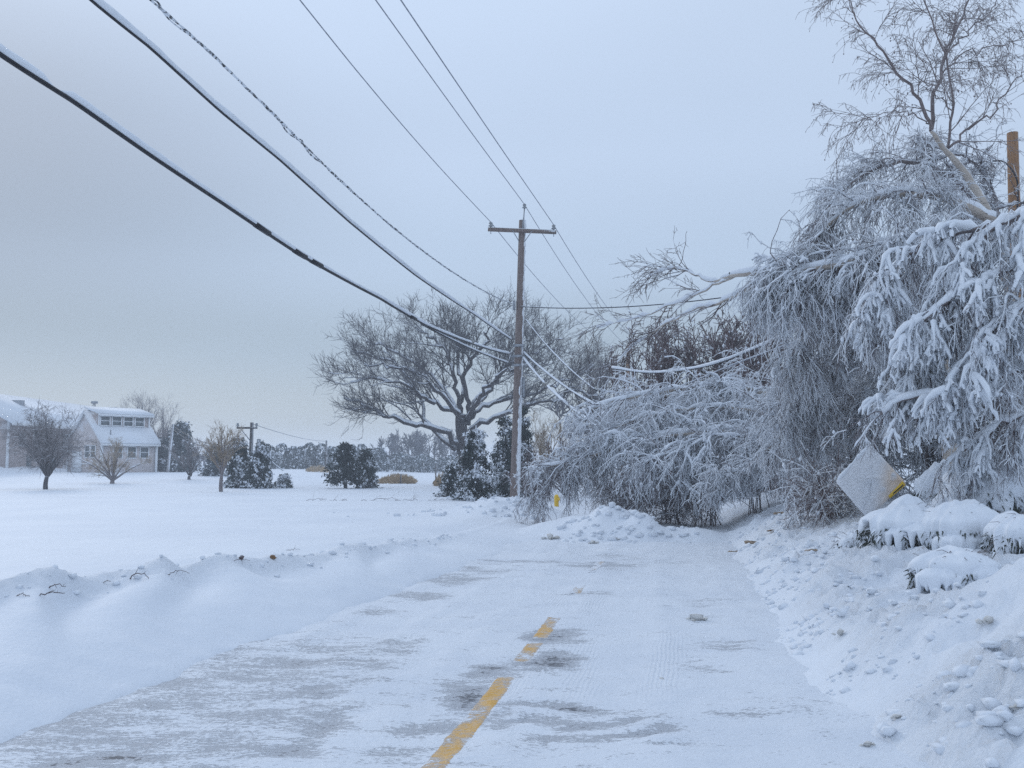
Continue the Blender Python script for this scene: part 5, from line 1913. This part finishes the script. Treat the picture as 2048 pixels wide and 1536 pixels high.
def snow_shrub(label, px, py, Y, w, h, seed, lift=1., dark=1., group='snow smothered evergreen shrubs'):
    c = PX(px, py, Y)
    gb = float(gz(c[0], Y))
    b = np.array([c[0], Y, gb])
    t = Tree('snowy_shrub', label, b, 'shrub', group)
    q = np.random.default_rng(seed)
    NA = 110
    th = np.linspace(0, 2 * math.pi, NA, endpoint=False)
    lob = 1 + .30 * pn(np.cos(th) * 1.3 + seed, np.sin(th) * 1.3, 3) + .20 * pn(np.cos(th) * 3 + seed, np.sin(th) * 3, 5) + .08 * pn(np.cos(th) * 8 + seed, np.sin(th) * 8, 6)

    def dome(c, w, h, lift, sd):
        lo = lob if sd == 0 else 1 + .28 * pn(np.cos(th) * 1.3 + seed + sd, np.sin(th) * 1.3, 3) + .18 * pn(np.cos(th) * 3.4 + seed + sd, np.sin(th) * 3.4, 5)
        dr = 1.25 - lift * np.clip(.75 + 1.9 * pn(np.cos(th) * 2.6 + 2 * seed + sd, np.sin(th) * 2.6, 7) + .9 * pn(np.cos(th) * 7, np.sin(th) * 7 + seed + sd, 8), 0, 1.1)
        rr = np.concatenate([np.linspace(.0, .90, 15), [.95, .985, 1.0, 1.0, .99, .97, .94, .90, .84]])
        zz_ = np.concatenate([1 - .34 * np.linspace(0, .90, 15) ** 2.2, [.68, .62, .52, .40, .28, .17, .08, .02, .0]])
        RR, TH = np.meshgrid(rr, th)
        X, Yy = RR * np.cos(TH) * w * lo[:, None], RR * np.sin(TH) * w * .8 * lo[:, None]
        Z = np.where(zz_[None] > .7, zz_[None], .72 - (.72 - np.minimum(zz_, .72)[None]) * dr[:, None])
        Z = Z + (.26 * pn(X / w * 1.1 + seed + sd, Yy / w * 1.1, 11) + .20 * pn(X / w * 2.6 + seed + sd, Yy / w * 2.6, 12) + .07 * pn(X / w * 6 + sd, Yy / w * 6, 13)) * np.clip(1.15 - RR, .12, 1)
        Vd = np.stack([X, Yy, Z * h], -1) + c
        Vd[..., 2] = np.maximum(Vd[..., 2], gz(Vd[..., 0], Vd[..., 1]) - .03)
        k = len(rr)
        i = (np.arange(NA)[:, None] * k + np.arange(k - 1)[None])
        j = ((np.arange(NA)[:, None] + 1) % NA * k + np.arange(k - 1)[None])
        t.part('snow', M_SNOW).add(Vd.reshape(-1, 3), np.stack([i, i + 1, j + 1, j], -1).reshape(-1, 4))
    dome(b, w, h, lift, 0)
    for k in range(3):
        off = np.array([q.uniform(-.75, .75) * w, q.uniform(-.7, .1) * w, 0])
        cb = b + off
        cb[2] = float(gz(cb[0], cb[1]))
        dome(cb, w * q.uniform(.38, .6), h * q.uniform(.5, .85), lift, 10 + k)
    # evergreen sprays hanging under the snow, seen in the hollows
    m = int(3000 * dark)
    a = q.uniform(0, 2 * math.pi, m)
    la = np.interp(a, np.append(th, 2 * math.pi), np.append(lob, lob[0]))
    f = q.uniform(.55, 1.04, m)
    c_ = b + np.stack([np.cos(a) * w * la * f, np.sin(a) * w * .8 * la * f, h * q.uniform(.0, .62, m) * (1.1 - .25 * f)], 1)
    g_ = gz(c_[:, 0], c_[:, 1])
    c_[:, 2] = np.maximum(c_[:, 2], g_ + .015)
    d = unit(np.stack([np.cos(a) * .4, np.sin(a) * .4, -.9 + 0 * a], 1) + q.normal(0, .35, (m, 3)))
    s_ = unit(np.cross(d, q.normal(0, 1, (m, 3))))
    ln = q.uniform(.05, .11, m)[:, None]
    t.part('foliage', M_SHRUBGREEN).tris(np.stack([c_ - s_ * ln * .14, c_ + s_ * ln * .14, c_ + d * ln], 1))
    sn = q.uniform(0, 1, m) < .28
    t.part('snow', M_SNOW).tris(np.stack([c_ - s_ * ln * .2, c_ + s_ * ln * .2, c_ + d * ln], 1)[sn] + [0, -.02, .02])
    nt = 60
    a = q.uniform(0, 2 * math.pi, nt)
    f = q.uniform(.2, 1.0, nt)
    p0 = b + np.stack([np.cos(a) * w * f * .9, np.sin(a) * w * f * .7, h * (.95 - .55 * f ** 2)], 1)
    dd_ = unit(np.stack([np.cos(a), np.sin(a), q.uniform(-.6, .7, nt)], 1)) * q.uniform(.06, .20, nt)[:, None]
    P = np.stack([p0 - dd_ * .3, p0 + dd_ * .5 + [0, 0, .01], p0 + dd_ + [0, 0, -.02]], 1)
    t.part('poking_twigs', M_TWIGB).tube(P, np.array([.004, .0035, .002])[None].repeat(nt, 0), 3)
    st = 14
    a = q.uniform(0, 2 * math.pi, st)
    P = np.stack([np.repeat(b[None], st, 0), b + np.stack([np.cos(a) * w * .5, np.sin(a) * w * .4, h * .5 + 0 * a], 1), b + np.stack([np.cos(a) * w * .9, np.sin(a) * w * .7, h * .42 + 0 * a], 1)], 1)
    t.part('boughs', M_OAK).tube(P, np.array([.014, .010, .006])[None].repeat(st, 0), 4)
    t.finish()


snow_shrub('big drooping snow covered shrub in front of the diamond sign', 1822, 1040, 11.5, .58, .60, 1)
snow_shrub('low rounded snow heap of a shrub right of the sign shrub', 1930, 1070, 11.0, .52, .58, 2, .75, dark=.5)
snow_shrub('snow covered shrub with a dark hollow nearest the road bank', 1912, 1120, 9.6, .40, .40, 3, .8, dark=.6)
snow_shrub('snow covered shrub cut by the right edge of the picture', 2062, 1070, 10.2, .48, .52, 4, .8, dark=.6)
snow_shrub('tall snow heaped shrub behind, under the birch at right', 1985, 990, 12.6, .66, 1.0, 5, .7, dark=.7)
snow_shrub('hanging snow covered shrub between the sign and the right birch', 1895, 985, 13.6, .42, .85, 6, .8, dark=.8)
snow_shrub('little snow mound of a shrub left of the sign shrub', 1712, 1050, 12.4, .26, .30, 7, .3, dark=.1)
thicket('twiggy_shrub', 'dark twiggy shrub poking from the bank left of the sign', 1655, 15.2, .75, .55, 9, .25, True, 5, group='twigs on the bank')

# ------------------------------------------------------------------ ploughed lumps, clods, twigs and leaves
q = np.random.default_rng(77)
m = 3400
yy = 3.6 + 16 * q.uniform(0, 1, m) ** 1.5
tt = 2.05 + np.abs(q.normal(0, 1.0, m)) + .25 * q.uniform(0, 1, m)
xx = clx(yy) + tt / .9845
den = pn(xx * .9, yy * .9, 12) > -.12
xx, yy = xx[den], yy[den]
rr_ = q.uniform(.2, 1., len(xx)) ** 3.2 * .052 + .005
cz = gzc(xx, yy) + rr_ * q.uniform(-.45, .25, len(xx))
lm = Geo().blobs(np.stack([xx, yy, cz], 1), rr_, 1, .45, .7, 8)
m2 = 260
yy = 18.5 + 9 * q.uniform(0, 1, m2)
xx = np.where(q.uniform(0, 1, m2) < .6, 2.3 + q.normal(0, 1.0, m2), -.3 + q.normal(0, 1.4, m2))
yy = np.where(xx < 1., 24.5 + 3 * q.uniform(0, 1, m2), 18.6 + 2.2 * q.uniform(0, 1, m2))
r2 = q.uniform(.02, .10, m2)
lm.blobs(np.stack([xx, yy, gz(xx, yy) + r2 * .2], 1), r2, 1, .28, .8, 9)
m3 = 170
yy = 5.5 + 13 * q.uniform(0, 1, m3)
tt = np.interp(yy, YS, LC) + q.normal(.02, .16, m3)
xx = clx(yy) + tt / .9845
r3 = q.uniform(.2, 1., m3) ** 2.5 * .042 + .006
lm.blobs(np.stack([xx, yy, gzc(xx, yy) + r3 * .2], 1), r3, 1, .40, .7, 10)
lm.obj('snow_lumps', M_LUMP, None, False, kind='stuff', label='broken lumps of ploughed snow strewn over the road banks', category='snow lumps')


def ground_pt(px, py, h=0.):
    """walk the view ray down to the snow"""
    d = PX(px, py, 1.) - EYE
    k = np.linspace(2.5, 120, 6000)
    p = EYE + d[None] * k[:, None]
    z = np.maximum(gzc(p[:, 0], p[:, 1]), 0.005)
    i = int(np.argmax(p[:, 2] <= z))
    return np.array([p[i, 0], p[i, 1], float(z[i])])


CL = [(1393, 1238, .105, 'biggest dirty snow clod lying on the road right of the yellow line'), (1325, 1360, .042, 'small grey snow clod on the road below the big clod'),
      (1735, 1492, .048, 'grey snow clod near the foot of the right bank, lowest in the picture'), (1100, 1074, .16, 'dirty snow clod on the far road in front of the pole mound'),
      (1186, 1083, .10, 'flat snow clod on the far road right of the dirty one'), (1680, 1268, .06, 'rounded snow clod stuck in the middle of the right bank'),
      (1795, 1435, .040, 'tan snow clod low on the right bank'), (2035, 1412, .035, 'dark little clod low at the right edge'),
      (1230, 1076, .085, 'thin grey clod on the far road before the snow mound'), (1975, 1245, .07, 'yellowish snow clod on the mound at the right edge')]
for k, (px_, py_, r_, lab) in enumerate(CL):
    p = ground_pt(px_, py_ + 4)
    g = Geo().blobs([p + [0, 0, r_ * .35], p + [r_ * .9, .02, r_ * .15], p + [-r_ * .8, 0, r_ * .1]], [r_ * .62, r_ * .42, r_ * .36], 1, .42, .62, 20 + k)
    g.blobs(p + np.stack([q.normal(0, r_ * .4, 5), q.normal(0, r_ * .15, 5), np.full(5, r_ * .15)], 1), r_ * q.uniform(.12, .34, 5), 1, .4, .7, 60 + k)
    g.obj('snow_clod', M_CLOD, None, False, label=lab, category='snow clod', group='dirty snow clods')
for k, (px_, py_, r_, lab) in enumerate(((1508, 1086, .12, 'larger brown clump of frozen earth at the foot of the right bank'), (1470, 1105, .09, 'pale brown clump of frozen earth at the edge of the road'),
                                         (1545, 1063, .07, 'small dark clump of earth highest on the bank edge'), (1562, 1028, .10, 'dark earthy hollow clump on the bank below the fallen birch'),
                                         (1628, 1103, .08, 'yellow brown earthy smear clump on the upper right bank'))):
    p = ground_pt(px_, py_)
    g = Geo()
    c = p + np.stack([np.linspace(-1, 1, 7) * r_ * 1.1, q.normal(0, r_ * .15, 7), q.uniform(0, .2, 7) * r_], 1)
    g.blobs(c, r_ * q.uniform(.3, .5, 7), 2, .25, .6, 40 + k)
    g.obj('dirt_clump', M_DIRT if k != 2 else M_LEAF, None, False, label=lab, category='dirt clump', group='clumps of frozen earth')


def ground_twig(px, py, ln, r, lab, mat=M_TWIGB, bend=.5, name='fallen_twig', n=2, ang=None, grp='twigs lying on the snow'):
    p = ground_pt(px, py)
    a = rng.uniform(-.5, .5) if ang is None else ang
    e = p + np.array([math.cos(a) * ln, math.sin(a) * ln, 0])
    P = spline([p + [0, 0, -.02], (p + e) / 2 + [0, 0, bend * ln * rng.uniform(.05, .45)], e + [0, 0, max(0., float(gz(e[0], e[1])) - p[2]) + .0]], 12) + rng.normal(0, ln * .03, (12, 3))
    t = Tree(name, lab, p, 'twig', grp)
    t.trunk(P, np.linspace(r, r * .5, 12), mat, 'stem', 5)
    B, b_ = grow(P, np.linspace(r, r * .5, 12), n, (.3, .9), (.4, .9), (.3 * ln, .5 * ln), 6, .2, .12, .6, r * .4, r, .5)
    for k_ in range(len(B)):
        Geo().tube(B[k_], b_[k_], 4, True).obj('side_twig', mat, t.o)


for a_ in [(30, 1192, .16, .004, 'curled dark twig leftmost on the crest of the left drift'), (75, 1190, .20, .006, 'forked dark twig on the crest near the left edge'),
           (98, 1172, .16, .005, 'arched twig just right of the forked one on the drift crest'), (255, 1158, .22, .006, 'arched twig on the drift crest below the slender tree'),
           (205, 1165, .10, .004, 'tiny twig stub on the drift crest'), (335, 1148, .20, .004, 'thin level twig on the drift crest, middle'), (465, 1120, .20, .004, 'thin twig on the drift crest left of the dead leaf'),
           (565, 1100, .22, .004, 'thin twig on the drift crest right of the dead leaf'), (1895, 1236, .28, .005, 'long thin forked twig lying on the right bank'),
           (1810, 1210, .10, .004, 'short upright twig on the right bank'), (1820, 1438, .16, .004, 'little twig low on the right bank by the tan clod'), (1588, 1182, .10, .004, 'tiny upright twig at the foot of the right bank')]:
    ground_twig(*a_)
for px_, lab in ((600, 'fallen brush twigs in the field below the little shrub'), (650, 'fallen brush twigs in the field left of the dark pines'), (715, 'longest fallen branch in the field below the dark pines'), (790, 'fallen brush twigs in the field below the reeds'), (850, 'fallen brush twigs in the field beside the cedar clump')):
    ground_twig(px_, 1001, 1.1 if px_ != 715 else 1.8, .010, lab, M_TWIGB, .10, 'fallen_branch', 9, .05)
p = ground_pt(545, 1119)
Geo().blobs([p + [0, 0, .02], p + [.02, 0, .012]], [.030, .024], 2, .35, .8, 3).obj('dead_leaf', M_LEAF, None, False, label='curled brown dead leaf on the crest of the left drift', category='leaf')
p = ground_pt(483, 1119)
Geo().blobs([p + [0, 0, .02]], [.035], 2, .35, .8, 4).obj('dead_leaf', M_TWIGB, None, False, label='dark curled leaf left of the brown leaf on the drift', category='leaf')

# ------------------------------------------------------------------ haze of blowing snow
hz = NT('blowing_snow_air')
hz.n.remove(hz.b)
vol = hz.n.new('ShaderNodeVolumePrincipled')
vol.inputs['Color'].default_value = (.90, .94, 1.0, 1)
vol.inputs['Density'].default_value = .0019
vol.inputs['Anisotropy'].default_value = .0
hz.l.new(vol.outputs[0], hz.out.inputs['Volume'])
MATS['haze'] = hz.m
hb = Geo().box([0, 450, 6.6], (2040, 1200, 16.2))
HAZE = True
if HAZE:
    hb.obj('haze', hz.m, None, False, kind='stuff', label='thin haze of blowing snow over the field', category='haze')
tris = sum(len(o.data.loops) - 2 * len(o.data.polygons) for o in bpy.data.objects if o.type == 'MESH')
print('TRIS', tris, 'OBJECTS', len(bpy.data.objects))
